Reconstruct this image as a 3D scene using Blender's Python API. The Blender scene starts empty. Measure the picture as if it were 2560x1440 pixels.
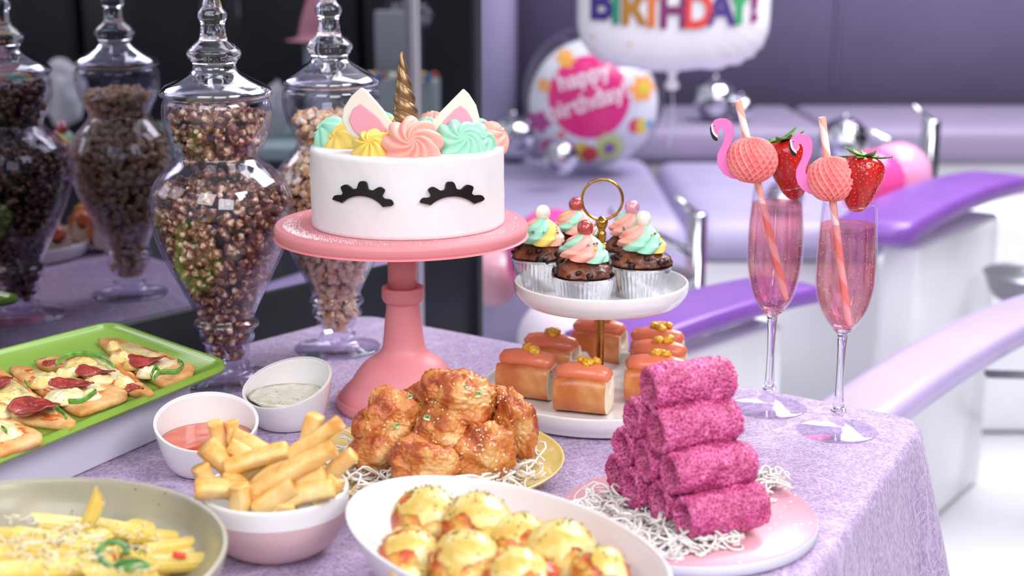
import bpy, bmesh, math, random
import numpy as np
from mathutils import Vector, Matrix
sc = bpy.context.scene
C = sc.collection
R_ = math.radians
PI = math.pi
# ------------------------------------------------------------------ camera
F = 3626.0            # focal length in pixels of the 2560 px wide frame
PITCH = R_(13.3)
T = 0.75              # height of the table top
H = 0.45              # camera height above the table
SP, CP = math.sin(PITCH), math.cos(PITCH)
cam = bpy.data.cameras.new('camera'); camo = bpy.data.objects.new('camera', cam); C.objects.link(camo)
camo.location = (0, 0, T + H); camo.rotation_euler = (R_(90) - PITCH, 0, 0)
cam.sensor_width = 36; cam.lens = F * 36 / 2560; cam.clip_start = 0.02
cam.dof.use_dof = True; cam.dof.focus_distance = 1.31; cam.dof.aperture_fstop = 4.6
sc.camera = camo
# ------------------------------------------------------------------ light
w = bpy.data.worlds.new('world'); sc.world = w; w.use_nodes = True
bg = w.node_tree.nodes['Background']; bg.inputs[0].default_value = (.86, .88, 1, 1); bg.inputs[1].default_value = 0.58
def area(name, loc, target, size, size_y, power, col=(1, 1, 1)):
    l = bpy.data.lights.new(name, 'AREA'); l.shape = 'RECTANGLE'; l.size = size; l.size_y = size_y; l.energy = power; l.color = col
    o = bpy.data.objects.new(name, l); C.objects.link(o); o.location = loc
    o.rotation_euler = (Vector(target) - Vector(loc)).to_track_quat('-Z', 'Y').to_euler(); return o
area('key_softbox', (1.5, .15, 2.55), (0, 1.25, .8), .9, .9, 31, (1, .97, .95))
area('front_softbox', (-.75, -.35, 2.2), (0, 1.3, .8), 1.0, 1.0, 15, (1, .98, .97))
area('ceiling_panel_a', (.2, 2.2, 2.9), (.1, 1.7, 0), 1.6, .5, 16, (.93, .94, 1))
area('background_fill', (.9, -1.6, 2.3), (1.3, 3, .4), 1.6, 1.2, 34, (.97, .97, 1))  # added fill from behind the camera, brightens the white furniture fronts
area('background_top_fill', (1.6, 3.3, 2.9), (1.4, 3.3, 0), 2.2, 1.4, 120, (.97, .97, 1))  # added overhead fill, keeps the salon background near white
sc.view_settings.view_transform = 'Standard'; sc.view_settings.look = 'None'
sc.view_settings.gamma = 1; sc.view_settings.use_curve_mapping = False
sc.view_settings.exposure = 0.0
sc.cycles.max_bounces = 16; sc.cycles.transmission_bounces = 14; sc.cycles.glossy_bounces = 6
sc.cycles.diffuse_bounces = 3; sc.cycles.transparent_max_bounces = 16
sc.cycles.use_denoising = True
# ------------------------------------------------------------------ placing helpers
def tn(py): return math.tan(PITCH + math.atan((py - 720) / F))
def at(px, py, z=0.0):
    """point seen at a pixel on the horizontal plane z above the table"""
    u = (px - 1280) / F; v = (720 - py) / F
    d = Vector((u, v * SP + CP, v * CP - SP)); t = (z - H) / d.z
    return Vector((d.x * t, d.y * t, T + z))
def atY(px, py, Y):
    u = (px - 1280) / F; v = (720 - py) / F
    d = Vector((u, v * SP + CP, v * CP - SP)); t = Y / d.y
    return Vector((d.x * t, Y, T + H + d.z * t))
def zpx(py, D): return H - D * tn(py)
def rpx(hw, D, z): return hw / F * (D * CP + (H - z) * SP)
def prof(D, lst):
    out = []
    for hw, py in lst:
        z = zpx(py, D); out.append((rpx(hw, D, z), z))
    return out
# ------------------------------------------------------------------ vector noise
def _h(ix, iy, iz, s):
    n = (ix * 374761393 + iy * 668265263 + iz * 2147483647 + s * 974634777) & 0xFFFFFFFF
    n = ((n ^ (n >> 13)) * 1274126177) & 0xFFFFFFFF
    return ((n ^ (n >> 16)) & 0xFFFF) / 32767.5 - 1
def vn(P, freq, seed=0):
    P = np.asarray(P, float) * freq + 917.3 + seed * 3.7
    i = np.floor(P).astype(np.int64); f = P - i; f = f * f * (3 - 2 * f)
    r = 0
    for a in (0, 1):
        for b in (0, 1):
            for c in (0, 1):
                wt = (f[:, 0] if a else 1 - f[:, 0]) * (f[:, 1] if b else 1 - f[:, 1]) * (f[:, 2] if c else 1 - f[:, 2])
                r = r + wt * _h(i[:, 0] + a, i[:, 1] + b, i[:, 2] + c, seed)
    return r
def fbm(P, freq, octv=3, seed=0, gain=.5):
    r = 0; a = 1
    for k in range(octv):
        r = r + a * vn(P, freq * 2 ** k, seed + k); a *= gain
    return r
# ------------------------------------------------------------------ materials
def rgb(h):
    h = h.lstrip('#'); v = [int(h[i:i + 2], 16) / 255 for i in (0, 2, 4)]
    return tuple([x / 12.92 if x <= .04045 else ((x + .055) / 1.055) ** 2.4 for x in v] + [1])
MATS = {}
def mat(name, cols, scale=30, detail=3, rough=.5, metal=0, sss=0, sssr=.004, coat=0, bump=0, bscale=200, trans=0, ior=1.45,
        spec=.5, distort=0, vor=False, sheen=0, specks=None, aniso=None):
    if name in MATS: return MATS[name]
    m = bpy.data.materials.new(name); m.use_nodes = True; nt = m.node_tree; N = nt.nodes; L = nt.links
    b = N['Principled BSDF']; MATS[name] = m
    b.inputs['Roughness'].default_value = rough; b.inputs['Metallic'].default_value = metal
    b.inputs['IOR'].default_value = ior; b.inputs['Specular IOR Level'].default_value = spec
    b.inputs['Transmission Weight'].default_value = trans; b.inputs['Coat Weight'].default_value = coat
    b.inputs['Coat Roughness'].default_value = .08; b.inputs['Sheen Weight'].default_value = sheen
    if sss:
        b.inputs['Subsurface Weight'].default_value = sss; b.inputs['Subsurface Radius'].default_value = (1, .6, .4)
        b.inputs['Subsurface Scale'].default_value = sssr
    tc = N.new('ShaderNodeTexCoord'); vec = tc.outputs['Object']
    if aniso:
        mp = N.new('ShaderNodeMapping'); mp.inputs['Scale'].default_value = aniso; L.new(vec, mp.inputs[0]); vec = mp.outputs[0]
    if isinstance(cols, str): cols = [(0, cols)]
    if len(cols) == 1:
        b.inputs['Base Color'].default_value = rgb(cols[0][1]); last = None
    else:
        if vor:
            n = N.new('ShaderNodeTexVoronoi'); n.inputs['Scale'].default_value = scale
            s = N.new('ShaderNodeSeparateColor'); L.new(n.outputs['Color'], s.inputs[0]); src = s.outputs[0]
        else:
            n = N.new('ShaderNodeTexNoise'); n.inputs['Scale'].default_value = scale; n.inputs['Detail'].default_value = detail
            n.inputs['Distortion'].default_value = distort; src = n.outputs['Fac']
        L.new(vec, n.inputs['Vector'])
        r = N.new('ShaderNodeValToRGB'); L.new(src, r.inputs[0])
        e = r.color_ramp.elements
        while len(e) < len(cols): e.new(.5)
        for k, (p_, c_) in enumerate(cols): e[k].position = p_; e[k].color = rgb(c_)
        last = r.outputs[0]; L.new(last, b.inputs['Base Color'])
    if specks:   # (scale, threshold radius, colour)
        v = N.new('ShaderNodeTexVoronoi'); v.inputs['Scale'].default_value = specks[0]; L.new(vec, v.inputs['Vector'])
        g = N.new('ShaderNodeMath'); g.operation = 'LESS_THAN'; g.inputs[1].default_value = specks[1]; L.new(v.outputs['Distance'], g.inputs[0])
        s2 = N.new('ShaderNodeSeparateColor'); L.new(v.outputs['Color'], s2.inputs[0])
        g2 = N.new('ShaderNodeMath'); g2.operation = 'LESS_THAN'; g2.inputs[1].default_value = specks[3] if len(specks) > 3 else .5; L.new(s2.outputs[0], g2.inputs[0])
        g3 = N.new('ShaderNodeMath'); g3.operation = 'MULTIPLY'; L.new(g.outputs[0], g3.inputs[0]); L.new(g2.outputs[0], g3.inputs[1])
        mx = N.new('ShaderNodeMix'); mx.data_type = 'RGBA'; L.new(g3.outputs[0], mx.inputs[0])
        if last: L.new(last, mx.inputs[6])
        else: mx.inputs[6].default_value = rgb(cols[0][1])
        mx.inputs[7].default_value = rgb(specks[2]); L.new(mx.outputs[2], b.inputs['Base Color'])
    if bump:
        n2 = N.new('ShaderNodeTexNoise'); n2.inputs['Scale'].default_value = bscale; n2.inputs['Detail'].default_value = 4
        L.new(vec, n2.inputs['Vector'])
        bp = N.new('ShaderNodeBump'); bp.inputs['Strength'].default_value = bump; bp.inputs['Distance'].default_value = .002
        L.new(n2.outputs['Fac'], bp.inputs['Height']); L.new(bp.outputs[0], b.inputs['Normal'])
    return m
def thin_glass(name, tint='#ffffff', k=1.0):
    """thin-walled clear glass: straight-through transmission plus Fresnel reflection"""
    m = bpy.data.materials.new(name); m.use_nodes = True; nt = m.node_tree; N = nt.nodes; L = nt.links; N.remove(N['Principled BSDF'])
    t = N.new('ShaderNodeBsdfTransparent'); t.inputs[0].default_value = rgb(tint); g = N.new('ShaderNodeBsdfGlossy'); g.inputs['Roughness'].default_value = .01; g.inputs[0].default_value = (.96, .96, 1, 1)
    f = N.new('ShaderNodeLayerWeight'); f.inputs[0].default_value = .5; pw = N.new('ShaderNodeMath'); pw.operation = 'POWER'; pw.inputs[1].default_value = 4.0; L.new(f.outputs['Facing'], pw.inputs[0])
    mu = N.new('ShaderNodeMath'); mu.operation = 'MULTIPLY_ADD'; mu.use_clamp = True; mu.inputs[1].default_value = .85 * k; mu.inputs[2].default_value = .045 * k; L.new(pw.outputs[0], mu.inputs[0])
    x = N.new('ShaderNodeMixShader'); L.new(mu.outputs[0], x.inputs[0]); L.new(t.outputs[0], x.inputs[1]); L.new(g.outputs[0], x.inputs[2]); L.new(x.outputs[0], N['Material Output'].inputs[0]); return m
def glass(name, col='#ffffff', ior=1.45, rough=0):
    return mat(name, col, rough=rough, trans=1, ior=ior, spec=.5)
# ------------------------------------------------------------------ mesh building
class MB:
    def __init__(s): s.v = []; s.f = []; s.m = []; s.n = 0
    def add(s, v, f, mi=0):
        v = np.asarray(v, float).reshape(-1, 3); s.v.append(v)
        n = s.n
        s.f += [tuple(i + n for i in q) for q in f]
        s.m += ([mi] * len(f)) if not isinstance(mi, (list, np.ndarray)) else list(mi)
        s.n += len(v); return s
    def verts(s): return np.concatenate(s.v) if s.v else np.zeros((0, 3))
    def set(s, v): s.v = [v]; return s
def linkm(name, mb, mats, parent=None, smooth=True, angle=None, flip=False):
    me = bpy.data.meshes.new(name); v = mb.verts()
    f = mb.f if not flip else [q[::-1] for q in mb.f]
    me.from_pydata(v.tolist(), [], f)
    if not isinstance(mats, (list, tuple)): mats = [mats]
    for m in mats: me.materials.append(m)
    if len(mats) > 1: me.polygons.foreach_set('material_index', mb.m)
    if smooth:
        me.polygons.foreach_set('use_smooth', [True] * len(f))
        if angle: me.set_sharp_from_angle(angle=R_(angle))
    me.update()
    o = bpy.data.objects.new(name, me); C.objects.link(o)
    if parent: o.parent = parent
    return o
def tag(o, label=None, cat=None, group=None, kind=None):
    if label: o['label'] = label
    if cat: o['category'] = cat
    if group: o['group'] = group
    if kind: o['kind'] = kind
    return o
def thing(name, label, cat, loc=(0, 0, 0), rotz=0, group=None):
    o = bpy.data.objects.new(name, None); C.objects.link(o); o.location = loc; o.rotation_euler = (0, 0, rotz)
    o.empty_display_size = .01
    return tag(o, label, cat, group)
def lathe(mb, pr, seg=64, a=1, b=1, capb=True, capt=True, rfun=None, mi=0, off=(0, 0, 0)):
    th = np.arange(seg) * 2 * PI / seg; V = []
    for k, (r, z) in enumerate(pr):
        rr = r if rfun is None else r * rfun(th, k, z)
        V.append(np.c_[off[0] + rr * np.cos(th) * a, off[1] + rr * np.sin(th) * b, np.full(seg, z + off[2])])
    n = len(pr); Fc = []
    for k in range(n - 1):
        for j in range(seg):
            j2 = (j + 1) % seg; Fc.append((k * seg + j, k * seg + j2, (k + 1) * seg + j2, (k + 1) * seg + j))
    if capb: Fc.append(tuple(range(seg))[::-1])
    if capt: Fc.append(tuple((n - 1) * seg + j for j in range(seg)))
    return mb.add(np.concatenate(V), Fc, mi)
def smooth_prof(p, sub=4):
    """Catmull-Rom through profile points"""
    p = [Vector((q[0], q[1])) for q in p]; out = []
    for i in range(len(p) - 1):
        a, b, c, d = p[max(i - 1, 0)], p[i], p[i + 1], p[min(i + 2, len(p) - 1)]
        for k in range(sub):
            t = k / sub
            q = .5 * ((2 * b) + (c - a) * t + (2 * a - 5 * b + 4 * c - d) * t * t + (-a + 3 * b - 3 * c + d) * t ** 3)
            out.append((max(q.x, 0), q.y))
    out.append((p[-1].x, p[-1].y)); return out
def cr3(pts, sub=6):
    p = [Vector(q) for q in pts]; out = []
    for i in range(len(p) - 1):
        a, b, c, d = p[max(i - 1, 0)], p[i], p[i + 1], p[min(i + 2, len(p) - 1)]
        for k in range(sub):
            t = k / sub
            out.append(.5 * ((2 * b) + (c - a) * t + (2 * a - 5 * b + 4 * c - d) * t * t + (-a + 3 * b - 3 * c + d) * t ** 3))
    out.append(p[-1]); return out
def tube(mb, path, rad, seg=12, cap=True, sq=None, up=None, mi=0):
    """tube along points; rad number or list; sq=(a,b) flattens; round seg"""
    path = [Vector(p) for p in path]; n = len(path); V = []
    nrm = None
    for i in range(n):
        t = (path[min(i + 1, n - 1)] - path[max(i - 1, 0)]).normalized()
        if nrm is None:
            nrm = (Vector(up) if up else (Vector((0, 0, 1)) if abs(t.z) < .9 else Vector((1, 0, 0))))
        nrm = (nrm - t * nrm.dot(t)).normalized(); bn = t.cross(nrm)
        r = rad[i] if hasattr(rad, '__len__') else rad
        for j in range(seg):
            a = 2 * PI * (j + .5) / seg; ca, sa = math.cos(a), math.sin(a)
            if sq: ca *= sq[0]; sa *= sq[1]
            V.append(path[i] + nrm * (ca * r) + bn * (sa * r))
    Fc = []
    for i in range(n - 1):
        for j in range(seg):
            j2 = (j + 1) % seg; Fc.append((i * seg + j, (i + 1) * seg + j, (i + 1) * seg + j2, i * seg + j2))
    if cap: Fc.append(tuple(range(seg))); Fc.append(tuple((n - 1) * seg + j for j in range(seg))[::-1])
    return mb.add([tuple(v) for v in V], Fc, mi)
_ico = {}
def ico(sub):
    if sub not in _ico:
        bm = bmesh.new(); bmesh.ops.create_icosphere(bm, subdivisions=sub, radius=1)
        _ico[sub] = (np.array([v.co[:] for v in bm.verts]), [tuple(v.index for v in f.verts) for f in bm.faces]); bm.free()
    return _ico[sub]
def ball(mb, c, r, sub=3, sc=(1, 1, 1), mi=0):
    v, f = ico(sub); return mb.add(v * np.array(sc) * r + np.array(c), f, mi)
def lump(mb, c, rx, ry, rz, sub=4, amp=.2, freq=1.5, octv=3, seed=0, rot=None, flat=None, gain=.5, mi=0):
    v, f = ico(sub); d = 1 + amp * fbm(v, freq, octv, seed, gain)
    v = v * d[:, None] * np.array([rx, ry, rz])
    if flat is not None: v[:, 2] = np.maximum(v[:, 2], flat)
    if rot is not None: v = v @ np.array(Matrix(rot).to_3x3()).T
    return mb.add(v + np.array(c), f, mi)
def rot3(x, y, z): return Matrix.Rotation(z, 3, 'Z') @ Matrix.Rotation(y, 3, 'Y') @ Matrix.Rotation(x, 3, 'X')
def box(mb, c, s, bev=0, rot=None, mi=0, seg=2):
    bm = bmesh.new(); bmesh.ops.create_cube(bm, size=1)
    for v in bm.verts: v.co = Vector((v.co.x * s[0], v.co.y * s[1], v.co.z * s[2]))
    if bev: bmesh.ops.bevel(bm, geom=list(bm.edges), offset=bev, segments=seg, affect='EDGES', profile=.5)
    v = np.array([q.co[:] for q in bm.verts]); bm.verts.index_update(); f = [tuple(q.index for q in g.verts) for g in bm.faces]; bm.free()
    if rot is not None: v = v @ np.array(Matrix(rot).to_3x3()).T
    return mb.add(v + np.array(c), f, mi)
def prism(mb, poly, th, fr=None, bev=0, mi=0):
    """extrude 2-D polygon: fr maps (u,v,w)->xyz; w in [-th/2, th/2]"""
    n = len(poly); P = np.array(poly, float)
    if (P[:, 0] * np.roll(P[:, 1], -1) - P[:, 1] * np.roll(P[:, 0], -1)).sum() < 0: P = P[::-1]
    c = P.mean(0)
    layers = [(-th / 2, 0), (th / 2, 0)] if not bev else [(-th / 2, bev), (-th / 2 + bev, 0), (th / 2 - bev, 0), (th / 2, bev)]
    # inward offset by vertex normals
    e1 = P - np.roll(P, 1, 0); e2 = np.roll(P, -1, 0) - P
    nn = np.c_[-(e1 + e2)[:, 1], (e1 + e2)[:, 0]]; nn /= np.linalg.norm(nn, axis=1)[:, None] + 1e-12
    V = []
    for w_, o in layers: q = P + nn * o; V.append(np.c_[q, np.full(n, w_)])
    V = np.concatenate(V); Fc = [tuple(range(n))[::-1], tuple((len(layers) - 1) * n + j for j in range(n))]
    for k in range(len(layers) - 1):
        for j in range(n): j2 = (j + 1) % n; Fc.append((k * n + j, k * n + j2, (k + 1) * n + j2, (k + 1) * n + j))
    if fr is not None: V = np.array([tuple(fr(*q)) for q in V])
    return mb.add(V, Fc, mi)
def patch(mb, poly, z0, th, rings=10, per=48, seed=0, amp=.3, freq=120, power=4, under=True, edge=0, mi=0, soft=True):
    """lumpy mound over a star-shaped polygon"""
    P = [Vector(q) for q in poly]; c = sum(P, Vector((0, 0))) / len(P); B = []
    for j in range(per):
        a = 2 * PI * j / per; d = Vector((math.cos(a), math.sin(a))); best = .0
        for i in range(len(P)):
            p, q = P[i] - c, P[(i + 1) % len(P)] - c; e = q - p; den = d.x * e.y - d.y * e.x
            if abs(den) < 1e-12: continue
            t = (p.x * e.y - p.y * e.x) / den; s = (p.x * d.y - p.y * d.x) / den
            if t > 0 and -1e-6 <= s <= 1 + 1e-6: best = max(best, t)
        B.append(best)
    B = np.array(B); k = np.ones(3) / 3
    if soft: B = np.convolve(np.r_[B[-1], B, B[0]], k, 'valid')
    th_ = np.arange(per) * 2 * PI / per; V = [np.array([[c.x, c.y, z0 + th]])]
    for i in range(1, rings + 1):
        t = i / rings; h = th * (1 - t ** power) + edge * t ** power
        V.append(np.c_[c.x + B * t * np.cos(th_), c.y + B * t * np.sin(th_), np.full(per, z0 + h)])
    V = np.concatenate(V); tt = np.r_[0, np.repeat(np.arange(1, rings + 1) / rings, per)]
    V[:, 2] += th * amp * fbm(V, freq, 3, seed) * np.clip(1 - (tt ** 8) * (0 if edge else 1), 0, 1)
    wob = fbm(V, freq * .6, 2, seed + 9) * .035 * tt
    V[:, :2] += (V[:, :2] - np.array([c.x, c.y])) * wob[:, None]
    Fc = [(0, 1 + j, 1 + (j + 1) % per) for j in range(per)]
    for i in range(rings - 1):
        for j in range(per):
            j2 = (j + 1) % per; a = 1 + i * per; Fc.append((a + j, a + per + j, a + per + j2, a + j2))
    if under:
        lo = V[-per:].copy(); lo[:, 2] = z0; lo[:, :2] = lo[:, :2] * .97 + np.array([c.x, c.y]) * .03; n = len(V)
        V = np.concatenate([V, lo]); a = 1 + (rings - 1) * per
        for j in range(per): j2 = (j + 1) % per; Fc.append((a + j, n + j, n + j2, a + j2))
        Fc.append(tuple(n + j for j in range(per))[::-1])
    return mb.add(V, Fc, mi)
def copy_tree(o, parent=None):
    c = o.copy(); C.objects.link(c); c.parent = parent
    for ch in list(o.children): copy_tree(ch, c)
    return c
def struct(o): o['kind'] = 'structure'; return o
rnd = random.Random(7)
# ================================================================== SETTING
MP = Vector((-.457, 1.614)); MN = Vector((-.754, .657)).normalized(); MD = Vector((.657, .754)).normalized()
M_wall = mat('lilac_wall', [(.3, '#766b8d'), (.7, '#7c7193')], scale=3, rough=.7)
M_floor = mat('white_floor', [(.3, '#e6e6ec'), (.7, '#eeeef2')], scale=2, rough=.25)
M_dark = mat('black_panel', [(.3, '#101014'), (.7, '#17171c')], scale=3, rough=.35)
m = MB(); box(m, (1.5, 2.2, -.02), (7, 8, .04)); struct(linkm('floor', m, M_floor))
m = MB(); box(m, (2.2, 5.23, 1.5), (5.6, .06, 3)); struct(linkm('wall_back', m, M_wall))
m = MB(); box(m, (3.4, 2.2, 1.5), (.06, 6, 3)); struct(linkm('wall_right', m, M_dark))
for k, py_ in enumerate((2090, 1440)):
    p = atY(py_, 100, 5.19); m = MB(); box(m, (p.x, 5.195, 1.75), (.012, .02, 2.1), .003); struct(linkm('trim_%d' % (k + 1), m, mat('seam', '#6a5e82', rough=.6)))
# dark cabinets along the right wall (the mirror shows them)
M_cab = mat('black_cabinet', [(.3, '#15151a'), (.7, '#1d1d22')], scale=4, rough=.3)
for k in range(4):
    cb = thing('wall_cabinet', ['black cabinet by the dark wall, seen in the mirror behind the left jars',
        'black cabinet by the dark wall, seen in the mirror beside the pink party hat', 'black cabinet by the dark wall, seen in the mirror above the unicorn cake',
        'black cabinet by the dark wall, seen at the mirror end beside the lilac wall'][k], 'cabinet', (3.2, .6 + k * .95, 0), 0, 'black cabinets in the mirror')
    m = MB(); box(m, (0, 0, .6), (.34, .93, 1.2), .005); linkm('body', m, M_cab, cb)
    for s in (-1, 1):
        m = MB(); box(m, (-.18, s * .23, .6), (.02, .44, 1.14), .004); d = linkm('door', m, M_cab, cb)
        m = MB(); tube(m, [(-.205, s * .06, .95), (-.205, s * .06, 1.1)], .006, 8); linkm('handle', m, mat('steel', '#9a9aa2', rough=.3, metal=1), d)
    m = MB(); box(m, (.02, 0, 1.35), (.3, .9, .015), .002); linkm('shelf', m, mat('glass_shelf', '#8fa09e', rough=.2), cb)
    m = MB(); box(m, (.02, 0, 1.65), (.3, .9, .015), .002); linkm('shelf', m, MATS['glass_shelf'], cb)
    for s in (-.45, .45):
        m = MB(); box(m, (.02, s, 1.45), (.3, .012, .5)); linkm('shelf_side', m, M_cab, cb)
# lilac rounded column beside the mirror
m = MB(); lathe(m, [(.088, .4), (.088, 3)], 48); o = linkm('column', m, mat('lilac_column', [(.3, '#bdb2dc'), (.7, '#c4b9e2')], scale=2, rough=.5)); o.location = (-.072, 5.1, 0); struct(o)
# mirror ------------------------------------------------------------
def mp(t, off=0): q = MP + MD * t + MN * off; return q
T1 = (Vector((-.053, 2.077)) - MP).dot(MD)
mr = thing('wall_mirror', 'dark tinted mirror panel standing behind the left side of the table', 'mirror', (MP.x, MP.y, 0), math.atan2(MD.y, MD.x))
Mm = mat('tinted_mirror', '#9c9da6', rough=.012, metal=1)
tsplit = T1 - .123
for a0, a1 in ((-2.2, tsplit - .006), (tsplit + .006, T1)):
    m = MB(); box(m, ((a0 + a1) / 2, .005, 1.6 + T / 2 + .0125), (a1 - a0, .01, 1.6 - T + 1.575)) if 0 else box(m, ((a0 + a1) / 2, .005, (T + .025 + 2.4) / 2), (a1 - a0, .01, 2.4 - T - .025)); linkm('mirror_pane', m, Mm, mr, smooth=False)
m = MB(); box(m, ((-2.2 + T1) / 2, .008, (T + .022) / 2), (T1 + 2.2, .014, T + .022), .002); linkm('base_panel', m, mat('dark_base_panel', [(.3, '#1f2024'), (.7, '#2a2b30')], scale=3, rough=.28), mr)
m = MB(); box(m, (tsplit, -.002, 1.3), (.012, .016, 2.2), .002); linkm('seam_strip', m, mat('seam_metal', '#b7b5bf', rough=.35, metal=.6), mr)
m = MB(); box(m, (T1 + .004, .008, 1.3), (.010, .03, 2.2), .002); linkm('edge_strip', m, mat('edge_metal', '#3c3d44', rough=.4, metal=.3), mr)
# things across the room that show only in the mirror: built at the reflected place
def refl_pts(V):
    V = np.asarray(V, float).copy(); d = (V[:, 0] - MP.x) * MN.x + (V[:, 1] - MP.y) * MN.y
    V[:, 0] -= 2 * d * MN.x; V[:, 1] -= 2 * d * MN.y; return V
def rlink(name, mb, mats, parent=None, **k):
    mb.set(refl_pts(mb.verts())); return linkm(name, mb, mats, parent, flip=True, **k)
ct = thing('side_counter', 'pale green counter with grey front seen only in the mirror', 'counter')
m = MB(); a = atY(300, 345, 3.45); b_ = atY(1190, 345, 3.45)
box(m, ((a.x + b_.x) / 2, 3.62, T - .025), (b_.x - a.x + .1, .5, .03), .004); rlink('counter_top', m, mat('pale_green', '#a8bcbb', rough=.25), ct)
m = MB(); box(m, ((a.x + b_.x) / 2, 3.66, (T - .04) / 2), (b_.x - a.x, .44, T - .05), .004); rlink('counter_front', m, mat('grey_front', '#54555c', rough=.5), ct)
def virt(px, py, D): return atY(px, py, D)
zt = T - .01
# white boxy cake with coloured sweets
ck = thing('white_cake', 'white square cake with coloured sweets on top, seen in the mirror', 'cake')
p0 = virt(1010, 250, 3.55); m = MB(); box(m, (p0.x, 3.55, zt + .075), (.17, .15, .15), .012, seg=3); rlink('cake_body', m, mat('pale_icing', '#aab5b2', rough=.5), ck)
for k in range(14):
    m = MB(); lump(m, (p0.x - .08 + .012 * k, 3.5 + .03 * math.sin(k * 2), zt + .155), .011, .011, .009, 2, .2, 2, seed=k)
    rlink('sweet', m, mat('sweet%d' % (k % 5), ['#f1efe2', '#d8a21c', '#3a6fa8', '#b8503c', '#6f9a72'][k % 5], rough=.4), ck)
bx = thing('gift_bag', 'pale grey paper gift bag on the counter, seen in the mirror', 'bag')
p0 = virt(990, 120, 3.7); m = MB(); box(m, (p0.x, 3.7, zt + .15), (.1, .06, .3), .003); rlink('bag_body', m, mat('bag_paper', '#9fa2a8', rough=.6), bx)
m = MB(); tube(m, cr3([(p0.x - .025, 3.7, zt + .3), (p0.x, 3.7, zt + .34), (p0.x + .025, 3.7, zt + .3)]), .003, 6); rlink('handle', m, mat('bag_cord', '#5c5a60'), bx)
for k, (x_, y_, c_) in enumerate(((1003, 35, '#a48f9c'), (1050, 40, '#a68aa2'))):
    b2 = thing('paper_windmill', ['pinkish grey paper windmill on a stick above the gift bag in the mirror', 'second mauve paper windmill on a stick near the mirror seam'][k], 'decoration')
    p0 = virt(x_, y_, 3.80); m = MB()
    for q in range(6):
        a_ = q * PI / 3; prism(m, [(p0.x, p0.z), (p0.x + .035 * math.cos(a_), p0.z + .035 * math.sin(a_)), (p0.x + .03 * math.cos(a_ + .8), p0.z + .03 * math.sin(a_ + .8))], .004, lambda u, v, w_: (u, 3.80 + w_ + .004 * math.sin(u * 300), v))
    rlink('sails', m, mat('windmill%d' % k, [(.4, c_), (.6, '#8d9a94'), (.7, '#9c5c80')], scale=30), b2)
    m = MB(); tube(m, [(p0.x, 3.81, zt), (p0.x, 3.81, p0.z)], .003, 6); rlink('stick', m, MATS['bag_cord'], b2)
ht = thing('party_hat', 'pink felt party hat with curled brim on a white stand, seen in the mirror', 'hat')
p0 = virt(790, 100, 3.6); m = MB()
lathe(m, smooth_prof([(.075, p0.z), (.045, p0.z + .008), (.035, p0.z + .05), (.018, p0.z + .1), (.002, p0.z + .14)], 4), 32); v = m.verts(); v[:, 0] += p0.x; v[:, 1] += 3.6; m.set(v)
rlink('hat_cone', m, mat('pink_felt', '#c98a98', rough=.8), ht)
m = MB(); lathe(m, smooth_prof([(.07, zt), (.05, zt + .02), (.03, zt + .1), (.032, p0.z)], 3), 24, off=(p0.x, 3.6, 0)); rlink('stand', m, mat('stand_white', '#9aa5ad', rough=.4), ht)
for k, (x_, r_) in enumerate(((690, .035), (160, .05))):
    cp = thing('cloth_bunch', ['crumpled white paper napkin on the counter beside the jar lid, in the mirror', 'white crumpled napkin in the mirror between the two left jars'][k], 'napkin')
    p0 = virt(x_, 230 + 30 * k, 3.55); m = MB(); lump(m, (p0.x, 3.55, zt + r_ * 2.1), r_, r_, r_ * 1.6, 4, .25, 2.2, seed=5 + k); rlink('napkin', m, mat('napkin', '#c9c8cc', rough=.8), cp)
# salon furniture ---------------------------------------------------
M_up = mat('lilac_upholstery', [(.3, '#a99fc4'), (.7, '#b0a6ca')], scale=6, rough=.45, bump=.03, bscale=60)
M_up2 = mat('grey_lilac_upholstery', [(.3, '#8b7f9b'), (.7, '#9387a3')], scale=6, rough=.55)
M_wht = mat('white_gloss', [(.3, '#e9e9ee'), (.7, '#f1f1f5')], scale=5, rough=.18)
M_pur = mat('purple_vinyl', [(.3, '#7c4ba6'), (.7, '#8453ad')], scale=8, rough=.32)
M_lav = mat('lavender_vinyl', [(.3, '#c3afdf'), (.7, '#cab7e4')], scale=8, rough=.2)
M_chr = mat('chrome', '#c3c3cc', rough=.12, metal=1)
bn = thing('padded_ledge', 'long grey-lilac padded ledge running along the back wall', 'bench', (0, 0, 0))
m = MB()
for k in range(3):
    m = MB(); x0, x1 = ((.05, .95), (.96, 1.98), (1.99, 3.2))[k]
    box(m, ((x0 + x1) / 2, 4.66, .612), (x1 - x0, .66, .11), .03, seg=4); linkm('ledge_cushion', m, M_up2, bn)
m = MB(); box(m, (1.6, 4.68, .28), (3.2, .6, .555), .01); linkm('ledge_base', m, M_wht, bn)
def pad(px0, px1, D0, D1, z, th, label, drop):
    t = thing('spa_seat', label, 'seat', (0, 0, 0), 0, 'lilac spa seats'); m = MB()
    x0 = (px0 - 1280) / F * D0; x1 = (px1 - 1280) / F * D0
    box(m, ((x0 + x1) / 2, (D0 + D1) / 2, z - th / 2), (x1 - x0, D1 - D0, th), .05, seg=5); linkm('seat_cushion', m, M_up, t)
    m = MB(); box(m, ((x0 + x1) / 2, (D0 + D1) / 2 + .01, (z - th) / 2), (x1 - x0 - .02, D1 - D0 - .04, z - th - .003), .01); linkm('seat_base', m, drop, t)
pad(1190, 1732, 3.25, 4.3, .585, .3, 'lilac padded spa seat behind the cupcake stand ring', M_up)
pad(1745, 2250, 3.3, 4.3, .575, .10, 'lilac padded spa seat behind the champagne glasses', M_wht)
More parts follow.
